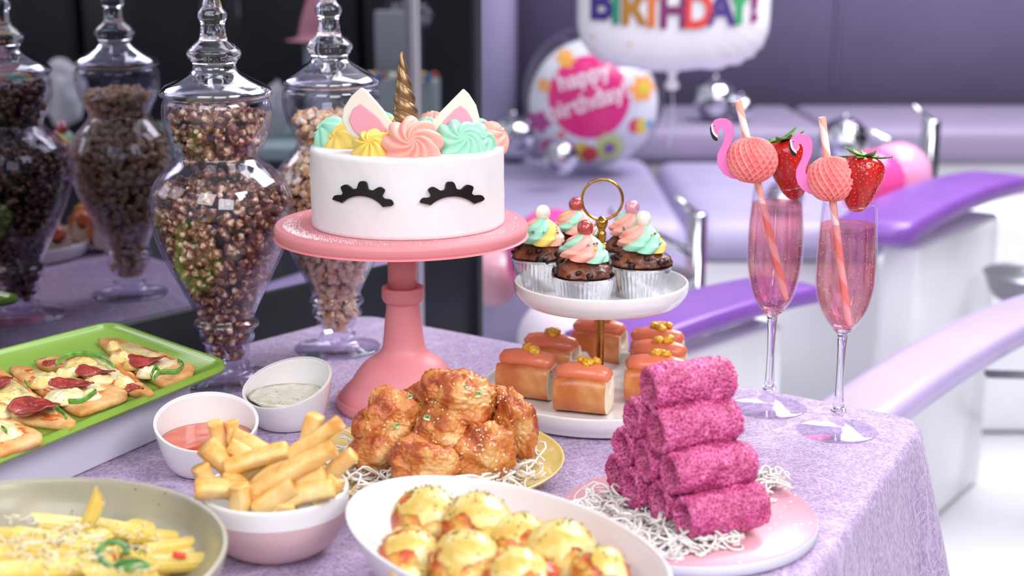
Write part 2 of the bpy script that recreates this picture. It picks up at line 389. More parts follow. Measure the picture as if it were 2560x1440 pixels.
def arm(p0, p1, wd, th, arch, label, M, Msup, sup=True):
    d = Vector(p1) - Vector(p0); L = d.length; yaw = math.atan2(d.y, d.x)
    t = thing('armrest', label, 'armrest', p0, yaw, 'curved armrests of the spa chairs')
    n = 24; V = []; sec = 20; m = MB(); path = []
    for i in range(n + 1):
        s = i / n; x = s * L; zc_ = arch * math.sin(PI * s) ** .8 if arch > 0 else 0
        tap = min(1, (math.sin(PI * min(max(s, .0), 1)) + .0) * 5 + .35)
        for j in range(sec):
            a_ = 2 * PI * j / sec; ca, sa = math.cos(a_), math.sin(a_)
            ex = .45; V.append((x, math.copysign(abs(ca) ** ex, ca) * wd / 2 * tap, zc_ + math.copysign(abs(sa) ** ex, sa) * th / 2 * tap))
    Fc = [(i * sec + j, (i + 1) * sec + j, (i + 1) * sec + (j + 1) % sec, i * sec + (j + 1) % sec) for i in range(n) for j in range(sec)]
    Fc += [tuple(range(sec)), tuple(n * sec + j for j in range(sec))[::-1]]
    m.add(V, Fc); linkm('arm_pad', m, M, t)
    if sup:
        m = MB(); box(m, (L * .55, 0, -(p0.z) / 2 - th / 2 + .0), (L * .62, wd * .5, p0.z - th - .01), .01); linkm('arm_support', m, Msup, t)
arm(atY(1470, 880, 1.98), atY(1985, 722, 2.37), .13, .035, .012, 'purple curved armrest between the tiered stand and left champagne glass', M_pur, M_wht)
arm(atY(2160, 592, 2.62), atY(2500, 487, 3.25), .15, .045, .02, 'purple curved armrest behind the right champagne glass and balloons', M_pur, M_wht)
arm(atY(2060, 1110, 1.75), atY(2680, 815, 2.5), .10, .045, .03, 'pale lavender glossy armrest at right edge beyond the table corner', M_lav, M_wht, False)
def faucet(px, y0, y1, lx, ly, l2x, l2y, Y, r, label):
    b0 = atY(px, y1, Y); t0 = atY(px, y0, Y)
    t = thing('faucet', label, 'faucet', b0, 0, 'chrome spa faucets'); m = MB(); h = t0.z - b0.z
    lathe(m, [(r * 1.15, -.04), (r * 1.15, .01), (r, .012), (r, h * .97), (r * .9, h)], 32); linkm('post', m, M_chr, t)
    m = MB(); a_, b2 = atY(lx, ly, Y) - b0, atY(l2x, l2y, Y - .04) - b0
    tube(m, [a_, (a_ + b2) / 2, b2], [r * .5, r * .45, r * .4], 12); linkm('spout', m, M_chr, t)
    m = MB(); tube(m, [(0, 0, h * .98), (-.05, -.01, h + .035)], [.007, .005], 10); linkm('lever', m, M_chr, t)
    m = MB(); lathe(m, [(r * 1.6, -.06), (r * 1.6, -.04)], 24); linkm('flange', m, M_chr, t)
    m = MB(); box(m, (.02 if px < 2000 else .27, .15, -b0.z / 2 - .03), (.3 if px < 2000 else .5, .36, b0.z - .06), .03, seg=3); tag(linkm('foot_bath', m, M_wht), 'white gloss foot bath block below the ' + ('nearer' if px < 2000 else 'farther') + ' chrome faucet', 'foot bath').location = b0
faucet(1738, 532, 735, 1738, 640, 1525, 527, 2.9, .020, 'chrome faucet with long spout behind the cupcakes')
faucet(2318, 300, 465, 2318, 400, 2165, 327, 3.5, .022, 'chrome faucet behind the pale pink balloon at right')
for k, (px_, py_, D_, R0) in enumerate(((1610, 690, 2.75, .1), (2600, 690, 2.9, .11))):
    p = atY(px_, py_, D_); m = MB(); lathe(m, smooth_prof([(R0 * .3, -.06), (R0 * .8, -.045), (R0, 0), (R0 * 1.03, .004), (R0 * .96, 0), (R0 * .75, -.035), (0.001, -.05)], 4), 40, capt=False)
    o = linkm('basin', m, mat('basin_grey', '#8a8a94', rough=.3, metal=.4)); o.location = p
    tag(o, ['grey round basin behind the cupcakes, below the chrome faucet', 'grey round basin at right edge of the photo'][k], 'basin', 'grey basins')
    m = MB(); box(m, (0, 0, (p.z - .065) / 2), (.26 + .24 * k, .2, p.z - .065), .03, seg=3); o = linkm('basin_pedestal', m, M_wht); o.location = (p.x + .33 * k, p.y, 0); tag(o, 'white pedestal under the ' + ['basin behind the cupcakes', 'basin at right edge'][k], 'pedestal')
p = atY(2500, 935, 2.2); m = MB(); tube(m, [(-.02, 0, 0), (.12, .02, -.01)], .01, 10, sq=(.6, 1.2)); o = linkm('lever_handle', m, mat('grey_plastic', '#77777f', rough=.4)); o.location = p; tag(o, 'small grey lever handle at right edge above the white floor', 'handle')
# floor grate left
gr = thing('floor_grate', 'grey wire floor grate beside the mirror end', 'grate', (0, 0, 0)); Mg = mat('grate_grey', '#8d8c8c', rough=.4, metal=.5)
p = at(1245, 815, -.70); m = MB(); box(m, (p.x, p.y, p.z - .01), (.34, .5, .01)); linkm('tray', m, mat('grate_dark', '#3a3836', rough=.7), gr)
for k in range(12):
    m = MB(); tube(m, [(p.x - .17 + k * .031, p.y - .25, p.z), (p.x - .17 + k * .031, p.y + .25, p.z)], .005, 6); linkm('bar', m, Mg, gr)
for k in range(9):
    m = MB(); tube(m, [(p.x - .17, p.y - .25 + k * .0625, p.z + .006), (p.x + .17, p.y - .25 + k * .0625, p.z + .006)], .006, 6); linkm('cross_bar', m, Mg, gr)
# ---------------------------------------------------------------- balloons
def balloon(px, py, Y, rp, col, label, hang=0):
    c = atY(px, py, Y); r = rp / F * (Y * CP + (T + H - c.z) * SP)
    t = thing('balloon', label, 'balloon', c, 0, 'round party balloons'); m = MB()
    lathe(m, [(r * math.sin(a) * (1 if a < PI / 2 else 1), r * (-math.cos(a)) * (1.0 if a > PI / 2 else 1.16)) for a in np.linspace(.04, PI - .01, 28)], 40)
    linkm('skin', m, mat('balloon' + col, col, rough=.15, sss=.3, sssr=.05), t)
    m = MB(); lathe(m, [(r * .02, -r * 1.14), (r * .07, -r * 1.24)], 16); linkm('knot', m, MATS['balloon' + col], t)
    return t
balloon(1382, 640, 2.9, 118, '#ee4a9c', 'hot pink balloon behind the cupcakes')
balloon(1405, 850, 2.45, 112, '#efe2f0', 'pale white balloon behind the tiered stand')
balloon(1235, 690, 3.05, 66, '#d9a6b5', 'dusty pink balloon beside the mirror edge behind the cake plate')
balloon(2180, 455, 3.08, 82, '#f2559f', 'magenta balloon behind the right strawberry')
balloon(2243, 440, 3.25, 84, '#f0a3cc', 'pale pink balloon beside the magenta balloon at right')
M_disco = mat('mirror_ball', [(.2, '#8e8b98'), (.5, '#c4c4cf'), (.8, '#eef0f6')], scale=40, vor=True, rough=.14, metal=1)
for k, (px_, py_, Y, rp, lb) in enumerate(((1787, 248, 4.5, 52, 'mirrored silver ball on the back ledge, larger of the pair by the wall'),
    (1852, 270, 4.47, 32, 'small silver ball beside the larger one on the back ledge'), (1282, 345, 4.2, 58, 'silver ball right of the mirror behind the cake'),
    (1402, 393, 3.70, 42, 'silver ball in front of the printed balloon'), (2110, 355, 4.1, 60, 'silver ball behind the right paper straw'), (1960, 500, 3.42, 46, 'silver ball low between the two champagne glasses'))):
    c = atY(px_, py_, Y); r = rp / F * (Y * CP + .3)
    t = thing('mirror_ball', lb, 'ball', c, 0, 'silver mirror balls'); m = MB()
    nr, ns = 11, 22
    V = [(r * math.sin(PI * i / nr) * math.cos(2 * PI * j / ns), r * math.sin(PI * i / nr) * math.sin(2 * PI * j / ns), r * math.cos(PI * i / nr)) for i in range(nr + 1) for j in range(ns)]
    m.add(V, [(i * ns + j, (i + 1) * ns + j, (i + 1) * ns + (j + 1) % ns, i * ns + (j + 1) % ns) for i in range(nr) for j in range(ns)])
    linkm('tiled_ball', m, M_disco, t, smooth=False)
    m = MB(); lathe(m, [(r * .16, r * .98), (r * .14, r * 1.1)], 12); linkm('cap', m, M_chr, t)
# printed balloon ---------------------------------------------------
def text_mesh(s, size, bold=.0, res=4):
    cu = bpy.data.curves.new('t', 'FONT'); cu.body = s; cu.size = size; cu.offset = bold; cu.resolution_u = res; cu.align_x = 'CENTER'; cu.fill_mode = 'BOTH'
    o = bpy.data.objects.new('t', cu); C.objects.link(o); bpy.context.view_layer.update()
    me = bpy.data.meshes.new_from_object(o.evaluated_get(bpy.context.evaluated_depsgraph_get()))
    bpy.data.objects.remove(o); bm = bmesh.new(); bm.from_mesh(me)
    for _ in range(2):
        es = [e for e in bm.edges if e.calc_length() > size * .22]
        if es: bmesh.ops.subdivide_edges(bm, edges=es, cuts=1); bmesh.ops.triangulate(bm, faces=bm.faces[:])
    bm.verts.index_update(); V = np.array([v.co[:] for v in bm.verts]); Fc = [tuple(v.index for v in f.verts) for f in bm.faces]; bm.free(); bpy.data.meshes.remove(me)
    return V, Fc
Yb = 3.97; cb_ = atY(1483, 258, Yb); Rb = 152 / F * (Yb * CP + .25)
pb = thing('printed_balloon', 'round foil balloon with pink happy birthday! disc and flowers inside clear bubble', 'balloon', cb_)
m = MB(); ball(m, (0, 0, 0), Rb, 5, (1, .85, 1)); linkm('foil_skin', m, mat('white_foil', [(.3, '#d6d8e6'), (.7, '#e6e8f2')], scale=8, rough=.25, metal=.1), pb)
def onb(u, v, lift=1.01):
    """u,v in units of the balloon radius seen from the front"""
    k = min(u * u + v * v, .96); return (u * Rb * lift, -math.sqrt(1 - k) * Rb * .85 * lift, v * Rb * lift)
def cap(name, cx, cy, rr, col, lift=1.006, fn=None, n=40, rings=6):
    m = MB(); V = [onb(cx, cy, lift)]; Fc = []
    for i in range(1, rings + 1):
        for j in range(n):
            a_ = 2 * PI * j / n; q = rr * (fn(a_) if fn else 1) * i / rings; V.append(onb(cx + q * math.cos(a_), cy + q * math.sin(a_), lift))
    Fc = [(0, 1 + (j + 1) % n, 1 + j) for j in range(n)]
    for i in range(rings - 1):
        for j in range(n): j2 = (j + 1) % n; a_ = 1 + i * n; Fc.append((a_ + j, a_ + j2, a_ + n + j2, a_ + n + j))
    m.add(V, Fc, 0); o = linkm(name, m, mat('print' + col, col, rough=.3), pb); tag(o); return o
cap('pink_disc', -.1, .16, .62, '#e02580')
fl = lambda n_, k_: (lambda a_: 1 - k_ + k_ * math.cos(n_ * a_))
cap('flower', .22, -.62, .3, '#b9cf5a', 1.008, fl(10, .28)); cap('flower_centre', .22, -.62, .09, '#8a4fa8', 1.014)
cap('flower', .72, .28, .22, '#f0a35a', 1.008, fl(6, .15)); cap('flower_centre', .74, .28, .08, '#d2c84a', 1.014)
cap('flower', -.86, -.25, .19, '#b3378f', 1.008, fl(5, .15)); cap('flower', -.7, -.62, .14, '#c23a8c', 1.008, fl(5, .2))
cap('flower', -.45, .72, .16, '#e8a44c', 1.008, fl(6, .2)); cap('flower', .3, .85, .14, '#cfd06a', 1.008, fl(6, .2)); cap('flower', -.78, .32, .1, '#eda86a', 1.008)
cap('dot', .62, -.28, .12, '#d9435a', 1.009); cap('dot', .72, -.3, .12, '#e3cf4a', 1.012, lambda a_: .6 + .5 * abs(math.sin(a_))); cap('dot', .84, -.28, .07, '#5aa0d0', 1.014)
cap('dot', -.2, -.68, .15, '#d3c33c', 1.009); cap('dot', -.08, -.72, .13, '#cc3a44', 1.012); cap('dot', -.52, -.42, .06, '#e46a4c', 1.012)
for s, sz, ox, oy, rt in (('happy', .34, -.16, .37, .3), ('birthday!', .36, -.08, .0, .32)):
    V, Fc = text_mesh(s, sz, .01); c_, s_ = math.cos(rt), math.sin(rt); m = MB()
    m.add([onb(ox + v[0] * c_ - v[1] * s_, oy + v[0] * s_ + v[1] * c_, 1.02) for v in V], Fc); o = linkm('lettering', m, mat('letter_white', '#f6dcea', rough=.4), pb, smooth=False)
m = MB(); ball(m, (0, 0, Rb * .12), Rb * 1.12, 4, (1, .95, 1.0))
# clear bubble as a very thin shell
o = linkm('clear_bubble', m, mat('bubble_film', '#ffffff', rough=.0, trans=1, ior=1.02, coat=.35), pb)
m = MB(); tube(m, cr3([(0, 0, -Rb * 1.0), (.03, -.05, -Rb * 1.01), (.06, -.09, -Rb * 1.0)]), .003, 6); linkm('string', m, mat('string', '#d5d2dc', rough=.5), pb)
# big white balloon with BIRTHDAY! ---------------------------------
Yw = 3.6; cw = atY(1685, 0, Yw); sx = Yw * 1.02 / F
wb = thing('foil_balloon', 'big white foil balloon with multicoloured BIRTHDAY! letters at top of photo', 'balloon', cw)
m = MB(); n, k_ = 72, 30; V = []
def sup(a_, p_): return math.copysign(abs(math.cos(a_)) ** p_, math.cos(a_)), math.copysign(abs(math.sin(a_)) ** p_, math.sin(a_))
for i in range(k_ + 1):
    ph = -PI / 2 + PI * i / k_
    for j in range(n):
        c_, s_ = sup(2 * PI * j / n, .5); rr = math.cos(ph) ** .45
        V.append((c_ * 232 * sx * rr, math.sin(ph) * .085 * (1 + .0 * c_), s_ * 150 * sx * rr - .004 * math.cos(j * 2.0) * rr - (.02 if s_ < 0 else 0) * (1 - c_ * c_) * rr))
m.add(V, [(i * n + j, (i + 1) * n + j, (i + 1) * n + (j + 1) % n, i * n + (j + 1) % n)[::-1] for i in range(k_) for j in range(n)])
linkm('foil_skin', m, mat('white_foil2', '#eceaf0', rough=.3, specks=(34, .16, '#d8a070', .35)), wb)
cols = {'B': '#3b2c7a', 'I': '#25886a', 'R': '#a8742a', 'T': '#d8702c', 'H': '#7c2560', 'D': '#e04540', 'A': '#4b3480', 'Y': '#35a86a', '!': '#8c2a6a'}
for ch, x_, y_ in (('B', 1497, 42), ('I', 1533, 52), ('R', 1574, 54), ('T', 1620, 60), ('H', 1673, 62), ('D', 1733, 62), ('A', 1789, 55), ('Y', 1834, 52), ('!', 1873, 46)):
    V, Fc = text_mesh(ch, 112 * sx, .0045, 5); q = atY(x_, y_, Yw) - cw
    V = V * np.array([.86, 1, 1]); m = MB(); ys = []
    for v in V:
        u, z_ = q.x + v[0], q.z + v[1]; r2 = min(.99, ((abs(u) / (232 * sx)) ** 4 + (abs(z_) / (150 * sx)) ** 4) ** .25) ** 2.222; ys.append((u, -.085 * math.sqrt(1 - r2 * r2) - .006, z_))
    m.add(ys, Fc); linkm('letter', m, mat('ink' + ch, cols[ch], rough=.4), wb, smooth=False)
m = MB(); lathe(m, [(.05, -155 * sx), (.016, -170 * sx), (.008, -185 * sx), (.02, -205 * sx), (.012, -215 * sx)], 16); linkm('tail', m, MATS['white_foil2'], wb)
m = MB(); tube(m, cr3([(0, 0, -205 * sx), (.005, 0, -280 * sx), (-.004, .01, -360 * sx)]), .0016, 5); linkm('ribbon', m, MATS['string'], wb)
# ================================================================== TABLE
def cloth_mat():
    m = bpy.data.materials.new('lilac_cloth'); m.use_nodes = True; nt = m.node_tree; N = nt.nodes; L = nt.links; b = N['Principled BSDF']
    b.inputs['Roughness'].default_value = .55; b.inputs['Sheen Weight'].default_value = .25; b.inputs['Sheen Roughness'].default_value = .4
    tc = N.new('ShaderNodeTexCoord')
    def noise(sc_, det, dist, mapscale=None):
        n = N.new('ShaderNodeTexNoise'); n.inputs['Scale'].default_value = sc_; n.inputs['Detail'].default_value = det; n.inputs['Distortion'].default_value = dist
        if mapscale:
            mp_ = N.new('ShaderNodeMapping'); mp_.inputs['Scale'].default_value = mapscale; L.new(tc.outputs['Object'], mp_.inputs[0]); L.new(mp_.outputs[0], n.inputs[0])
        else: L.new(tc.outputs['Object'], n.inputs[0])
        return n.outputs['Fac']
    def mth(op, a, b_=None):
        x = N.new('ShaderNodeMath'); x.operation = op; x.use_clamp = False
        for k, q in enumerate((a, b_)):
            if q is None: continue
            if hasattr(q, 'is_linked') or not isinstance(q, (int, float)): L.new(q, x.inputs[k])
            else: x.inputs[k].default_value = q
        return x.outputs[0]
    def vein(f, wd):   # 1 on the thin contour of a noise field
        d = mth('ABSOLUTE', mth('SUBTRACT', f, .5)); r = N.new('ShaderNodeMapRange'); r.inputs[1].default_value = 0; r.inputs[2].default_value = wd; r.inputs[3].default_value = 1; r.inputs[4].default_value = 0
        L.new(d, r.inputs[0]); return r.outputs[0]
    v1 = vein(noise(7, 2, .8), .016); v2 = vein(noise(13, 3, 1.5), .022); v3 = vein(noise(30, 5, .5, (1, 1, .35)), .03)
    grain = noise(420, 2, .4, (1, 1, .5))
    vs = mth('MAXIMUM', v1, mth('MAXIMUM', mth('MULTIPLY', v2, .85), mth('MULTIPLY', v3, .45)))
    r = N.new('ShaderNodeValToRGB'); e = r.color_ramp.elements; e[0].position = .36; e[0].color = rgb('#957ba6'); e[1].position = .64; e[1].color = rgb('#c4aed0'); L.new(grain, r.inputs[0])
    mx = N.new('ShaderNodeMix'); mx.data_type = 'RGBA'; L.new(mth('MULTIPLY', vs, .46), mx.inputs[0]); L.new(r.outputs[0], mx.inputs[6]); mx.inputs[7].default_value = rgb('#e2d3ea')
    L.new(mx.outputs[2], b.inputs['Base Color'])
    h = mth('ADD', mth('MULTIPLY', vs, 1.0), mth('MULTIPLY', grain, .8)); bp = N.new('ShaderNodeBump'); bp.inputs['Strength'].default_value = .45; bp.inputs['Distance'].default_value = .0015
    L.new(h, bp.inputs['Height']); L.new(bp.outputs[0], b.inputs['Normal']); return m
Mcloth = cloth_mat()
A_ = Vector((-.188, 1.762)); B_ = Vector((.398, 1.348)); Cn = B_ + Vector((-.45, -.89)).normalized() * 1.05; Dn = A_ + Vector((-.657, -.754)).normalized() * 1.45
tt_ = thing('table', 'party table under the lilac cloth', 'table', (0, 0, 0))
ins = lambda P, k: P + ((A_ + B_ + Cn + Dn) / 4 - P) * k
m = MB(); prism(m, [tuple(ins(p, .02)) for p in (A_, B_, Cn, Dn)], .03, lambda u, v, w_: (u, v, T - .022 + w_)); linkm('tabletop', m, mat('plywood', '#b59a78', rough=.6), tt_, smooth=False)
for p in (A_, B_, Cn, Dn):
    q = ins(p, .12); m = MB(); box(m, (q.x, q.y, (T - .04) / 2), (.04, .04, T - .04), .003); linkm('leg', m, mat('steel_leg', '#55555c', rough=.4, metal=.8), tt_)
# cloth: top sheet + draped skirt with soft folds
def cloth():
    per = []; rc = .035
    P = [A_, B_, Cn, Dn]
    for i in range(4):
        p0, p, p1 = P[i - 1], P[i], P[(i + 1) % 4]; a = (p0 - p).normalized(); b = (p1 - p).normalized()
        s, e = p + a * rc, p + b * rc
        for k in range(9):
            t = k / 8; per.append((1 - t) ** 2 * s + 2 * t * (1 - t) * p + t * t * e)
        q0, q1 = e, p1 + (p - p1).normalized() * rc; nn = 34
        for k in range(1, nn): per.append(q0.lerp(q1, k / nn))
    n = len(per); cen = sum(P, Vector((0, 0))) / 4; m = MB(); V = []; ring = []
    acc = 0; arc = []
    for i in range(n): arc.append(acc); acc += (per[(i + 1) % n] - per[i]).length
    nor = []
    for i in range(n):
        d = (per[(i + 1) % n] - per[i - 1]).normalized(); nn_ = Vector((-d.y, d.x)); nn_ = nn_ if nn_.dot(per[i] - cen) > 0 else -nn_; nor.append(nn_)
    for t in (.0, .25, .5, .75, .97):
        if t == 0: V.append((cen.x, cen.y, T)); continue
        for p in per: q = cen.lerp(p, t); V.append((q.x, q.y, T))
    base = 1; rows = 4
    for (o, z) in ((.0, T - .0005), (.004, T - .002), (.007, T - .007), (.008, T - .016), (.012, T - .05), (.018, T - .1), (.026, T - .18), (.034, T - .27), (.04, T - .36), (.044, T - .45)):
        dpt = min(1, (T - z) / .3)
        for i in range(n):
            cor = min(min(abs(arc[i] - c_), acc - abs(arc[i] - c_)) for c_ in (0.02, .02 + (A_ - B_).length, .02 + (A_ - B_).length + (B_ - Cn).length))
            f = (math.sin(arc[i] * 26 + 1.2) * .5 + .5 * math.sin(arc[i] * 41 + 2)) * .018 * dpt + math.exp(-(cor / .07) ** 2) * .035 * dpt
            if (per[i] - B_).length < .3: f = max(f, 0) * .8
            q = per[i] + nor[i] * (o + f); V.append((q.x, q.y, z))
        rows += 1
    Fc = [(0, 1 + (j + 1) % n, 1 + j) for j in range(n)]
    for i in range(rows - 1):
        for j in range(n): j2 = (j + 1) % n; a = 1 + i * n; Fc.append((a + j, a + j2, a + n + j2, a + n + j))
    m.add(V, Fc); return m
o = linkm('tablecloth', cloth(), Mcloth, flip=False); tag(o, 'crinkled lilac tablecloth draped over the party table', 'tablecloth')
# ================================================================== GLASSES / JARS
M_gl = glass('clear_glass', '#fbfbff'); M_fl = thin_glass('flute_glass', '#fdfbff', .6); M_lid = thin_glass('lid_glass', '#f4f3fa', 3.2); M_th = thin_glass('thin_clear_glass', '#fbfaff', 1.1); M_wc = mat('white_china', [(.3, '#e9e7e6'), (.7, '#eeecec')], scale=8, rough=.16, coat=.4)
def onto(px, py): p = at(px, py); return p
def jar_body(D, pts, foot):
    out = smooth_prof(prof(D, pts), 4); return out
def make_jar(bx_, by_, body, lid, footr, label, stemy):
    b0 = at(bx_, by_); D = b0.y; j = thing('apothecary_jar', label, 'jar', b0, 0, 'tall glass popcorn jars')
    th = .0026
    op = prof(D, body)                       # from the top rim down to the stem
    out = smooth_prof(op[::-1], 4)           # bottom -> top
    inn = [(max(r - th, .001), z) for r, z in out if z > op[-1][1] + .012]
    ft = smooth_prof([(footr, .0005), (footr, .003), (footr * .8, .006), (footr * .5, .011), (out[0][0] * 1.15, .018)], 4)
    pr = ft + out + inn[::-1] + [(0.0005, inn[0][1] - .002)]
    m = MB(); lathe(m, pr, 72, capt=False); linkm('jar_body', m, M_th, j)
    lp = prof(D, lid)[::-1]; lo = smooth_prof(lp, 4); k = next(i for i, q in enumerate(lo) if q[1] > lp[4][1])
    inner = [(max(r - th, .001), z - .001) for r, z in lo[:k]]
    m = MB(); lathe(m, inner[::-1][:0] + lo + [(0.001, lo[-1][1] + .004)], 72, capb=False, capt=False)
    # hollow underside
    v = [(max(r - th, .0008), z - .0012) for r, z in lo[1:k]]
    m2 = MB(); lathe(m2, [(0.0008, v[-1][1] - .003)] + v[::-1] + [(lo[0][0] - th, lo[0][1])] + lo + [(0.0005, lo[-1][1] + .003)], 72, capb=False, capt=False)
    v_ = m2.verts(); zcut = lp[4 if 0 else 6][1]; fk = [min(v_[i][2] for i in q) >= zcut for q in m2.f]
    ma, mb_ = MB(), MB(); ma.add(v_, [q for q, g_ in zip(m2.f, fk) if not g_]); mb_.add(v_, [q for q, g_ in zip(m2.f, fk) if g_])
    for mm, nm, mt in ((ma, 'lid', M_lid), (mb_, 'finial', M_gl)):
        o_ = linkm(nm, mm, mt, j); bm = bmesh.new(); bm.from_mesh(o_.data); bmesh.ops.delete(bm, geom=[q for q in bm.verts if not q.link_faces], context='VERTS'); bm.to_mesh(o_.data); bm.free()
    return j, D, op, inn
lid3 = [(12, -62), (20, -48), (22, -25), (18, -8), (22, 4), (26, 18), (37, 36), (32, 54), (30, 64), (34, 95), (46, 108), (66, 126), (66, 140), (54, 158), (58, 176), (85, 192), (120, 210), (138, 226), (138, 238), (131, 243)]
body3 = [(129, 246), (135, 262), (135, 300), (126, 340), (104, 380), (106, 396), (140, 426), (166, 460), (179, 505), (176, 545), (158, 610), (135, 662), (106, 718), (76, 776), (70, 792), (80, 804), (78, 814), (67, 822), (68, 834), (66, 848), (56, 858), (54, 872), (52, 888), (42, 900), (40, 912), (46, 924)]
jar3, D3, op3, in3 = make_jar(573, 948, body3, lid3, .052, 'glass apothecary jar of chocolate popcorn behind the green tray', 0)
lid4 = [(14, -60), (24, -44), (22, -22), (20, 0), (30, 14), (34, 27), (28, 40), (25, 52), (30, 84), (42, 96), (57, 110), (57, 122), (46, 140), (50, 152), (78, 170), (108, 188), (120, 200), (120, 210), (113, 214)]
body4 = [(112, 217), (120, 228), (121, 260), (112, 300), (92, 340), (88, 356), (100, 376), (130, 410), (148, 450), (152, 480), (146, 530), (128, 590), (100, 652), (74, 702), (62, 728), (62, 738), (68, 748), (66, 756), (56, 764), (62, 776), (60, 786), (50, 794), (50, 806), (42, 816), (36, 828), (40, 842)]
jar4, D4, op4, in4 = make_jar(845, 872, body4, lid4, .049, 'glass apothecary jar of caramel popcorn behind the unicorn cake', 0)
def zr_of(inn, z):
    for (r0, z0), (r1, z1) in zip(inn[:-1], inn[1:]):
        if z0 <= z <= z1: return r0 + (r1 - r0) * (z - z0) / max(z1 - z0, 1e-9)
    return inn[-1][0]
KV = []
v_, f_ = ico(3)
for s in range(8):
    q = v_.copy(); rs = np.random.RandomState(s); d = np.full(len(v_), .42)
    for _ in range(rs.randint(4, 8)):
        n_ = rs.normal(size=3); n_ /= np.linalg.norm(n_); d = np.maximum(d, (.75 + .3 * rs.rand()) * np.clip((v_ @ n_ - .5) / .5, 0, 1) ** .5)
    d = d * (1 + .13 * vn(v_, 3.5, s) + .08 * vn(v_, 8, s + 3)); KV.append(q * d[:, None])
def fill_jar(name, label, klabel, b0, inn, segs, kr, M, nind, seed, core):
    rs = np.random.RandomState(seed); pts = []
    segs = [(max(z0, inn[0][1] + kr * .6), z1, marg) for z0, z1, marg in segs]
    for (z0, z1, marg) in segs:
        z = z0
        layer = 0
        while z < z1:
            R = max(zr_of(inn, z) - kr * 1.05 - marg, .003)
            n = max(3, int(2 * PI * R / (kr * 1.55)))
            off = rs.rand() * 6
            for k in range(n):
                a = off + 2 * PI * k / n + rs.normal() * .06; r = R * (1 - .06 * rs.rand())
                pts.append((r * math.cos(a), r * math.sin(a), z + rs.normal() * kr * .25, 1))
            if R > kr * 2.2:
                R2 = R - kr * 1.5; n = max(3, int(2 * PI * R2 / (kr * 1.9)))
                for k in range(n):
                    a = rs.rand() * 6.3; pts.append((R2 * math.cos(a), R2 * math.sin(a), z + rs.normal() * kr * .4, 0))
            z += kr * 1.38
        # heaped top
        R = zr_of(inn, z1) - kr * 1.2 - marg
        for k in range(int((R / kr) ** 2 * 1.1)):
            rr = R * math.sqrt(rs.rand()); a = rs.rand() * 6.3; pts.append((rr * math.cos(a), rr * math.sin(a), z1 + kr * .5 * rs.rand() - .0 * rr, 1))
    # nearest to camera first among the outer ones
    cd = Vector((-b0.x, -b0.y)).normalized()
    key = [-(p[0] * cd.x + p[1] * cd.y) / (math.hypot(p[0], p[1]) + 1e-6) + (0 if p[3] else 5) for p in pts]
    order = sorted(range(len(pts)), key=lambda i: key[i])
    mes = []
    for s in range(8):
        mm = MB(); mm.add(KV[s] * kr, f_); o = linkm('popcorn_kernel', mm, M); mes.append(o.data); bpy.data.objects.remove(o)
    rest = MB()
    for c, i in enumerate(order):
        x, y, z, outer = pts[i]; e = rs.rand(3) * 6.3; s_ = .85 + .4 * rs.rand()
        if c < nind:
            o = bpy.data.objects.new('popcorn_kernel', mes[rs.randint(8)]); C.objects.link(o)
            o.location = (b0.x + x, b0.y + y, b0.z + z); o.rotation_euler = e; o.scale = (s_,) * 3
            tag(o, klabel, "popcorn", klabel.replace("kernel", "kernels"))
        else:
            R3 = np.array(rot3(*e)); rest.add((KV[rs.randint(8)] * kr * s_) @ R3.T + np.array((x, y, z)), f_)
    o = linkm(name, rest, M); o.location = b0; tag(o, label, 'popcorn', None, 'stuff')
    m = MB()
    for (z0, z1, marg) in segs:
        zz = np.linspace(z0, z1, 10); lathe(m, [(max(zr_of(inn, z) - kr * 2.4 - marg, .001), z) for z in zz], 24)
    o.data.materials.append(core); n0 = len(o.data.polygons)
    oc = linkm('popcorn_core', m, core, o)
M_cp = mat('choc_popcorn', [(.34, '#34170e'), (.46, '#6a3a24'), (.55, '#9c6b48'), (.62, '#d8b890'), (.70, '#f6ead6')], scale=120, detail=6, rough=.38, coat=.3, bump=.5, bscale=500)
M_kp = mat('caramel_popcorn', [(.32, '#c08040'), (.42, '#e6b473'), (.54, '#f6d8aa'), (.66, '#fdf2de')], scale=100, detail=6, rough=.35, coat=.35, bump=.5, bscale=500)
zz3 = lambda py: zpx(py, D3); zz4 = lambda py: zpx(py, D4)
fill_jar('chocolate_popcorn', 'mass of dark chocolate popcorn filling the large glass jar', 'chocolate coated popcorn kernel against the glass of the large jar', at(573, 948), in3,
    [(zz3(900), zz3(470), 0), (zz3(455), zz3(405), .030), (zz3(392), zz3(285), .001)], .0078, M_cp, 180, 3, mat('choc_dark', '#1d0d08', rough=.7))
fill_jar('caramel_popcorn', 'mass of golden caramel popcorn filling the jar behind the cake', 'caramel popcorn kernel against the glass behind the cake', at(845, 872), in4,
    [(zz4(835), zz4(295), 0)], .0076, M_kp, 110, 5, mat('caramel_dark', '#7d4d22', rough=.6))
M_champ = mat('pink_drink', '#ffcaca', trans=1, ior=1.33, rough=0)
_n = M_champ.node_tree; _t = _n.nodes.new('ShaderNodeBsdfTransparent'); _t.inputs[0].default_value = rgb('#ffd2cf'); _x = _n.nodes.new('ShaderNodeMixShader'); _x.inputs[0].default_value = .24
_n.links.new(_t.outputs[0], _x.inputs[1]); _n.links.new(_n.nodes['Principled BSDF'].outputs[0], _x.inputs[2]); _n.links.new(_x.outputs[0], _n.nodes['Material Output'].inputs[0])
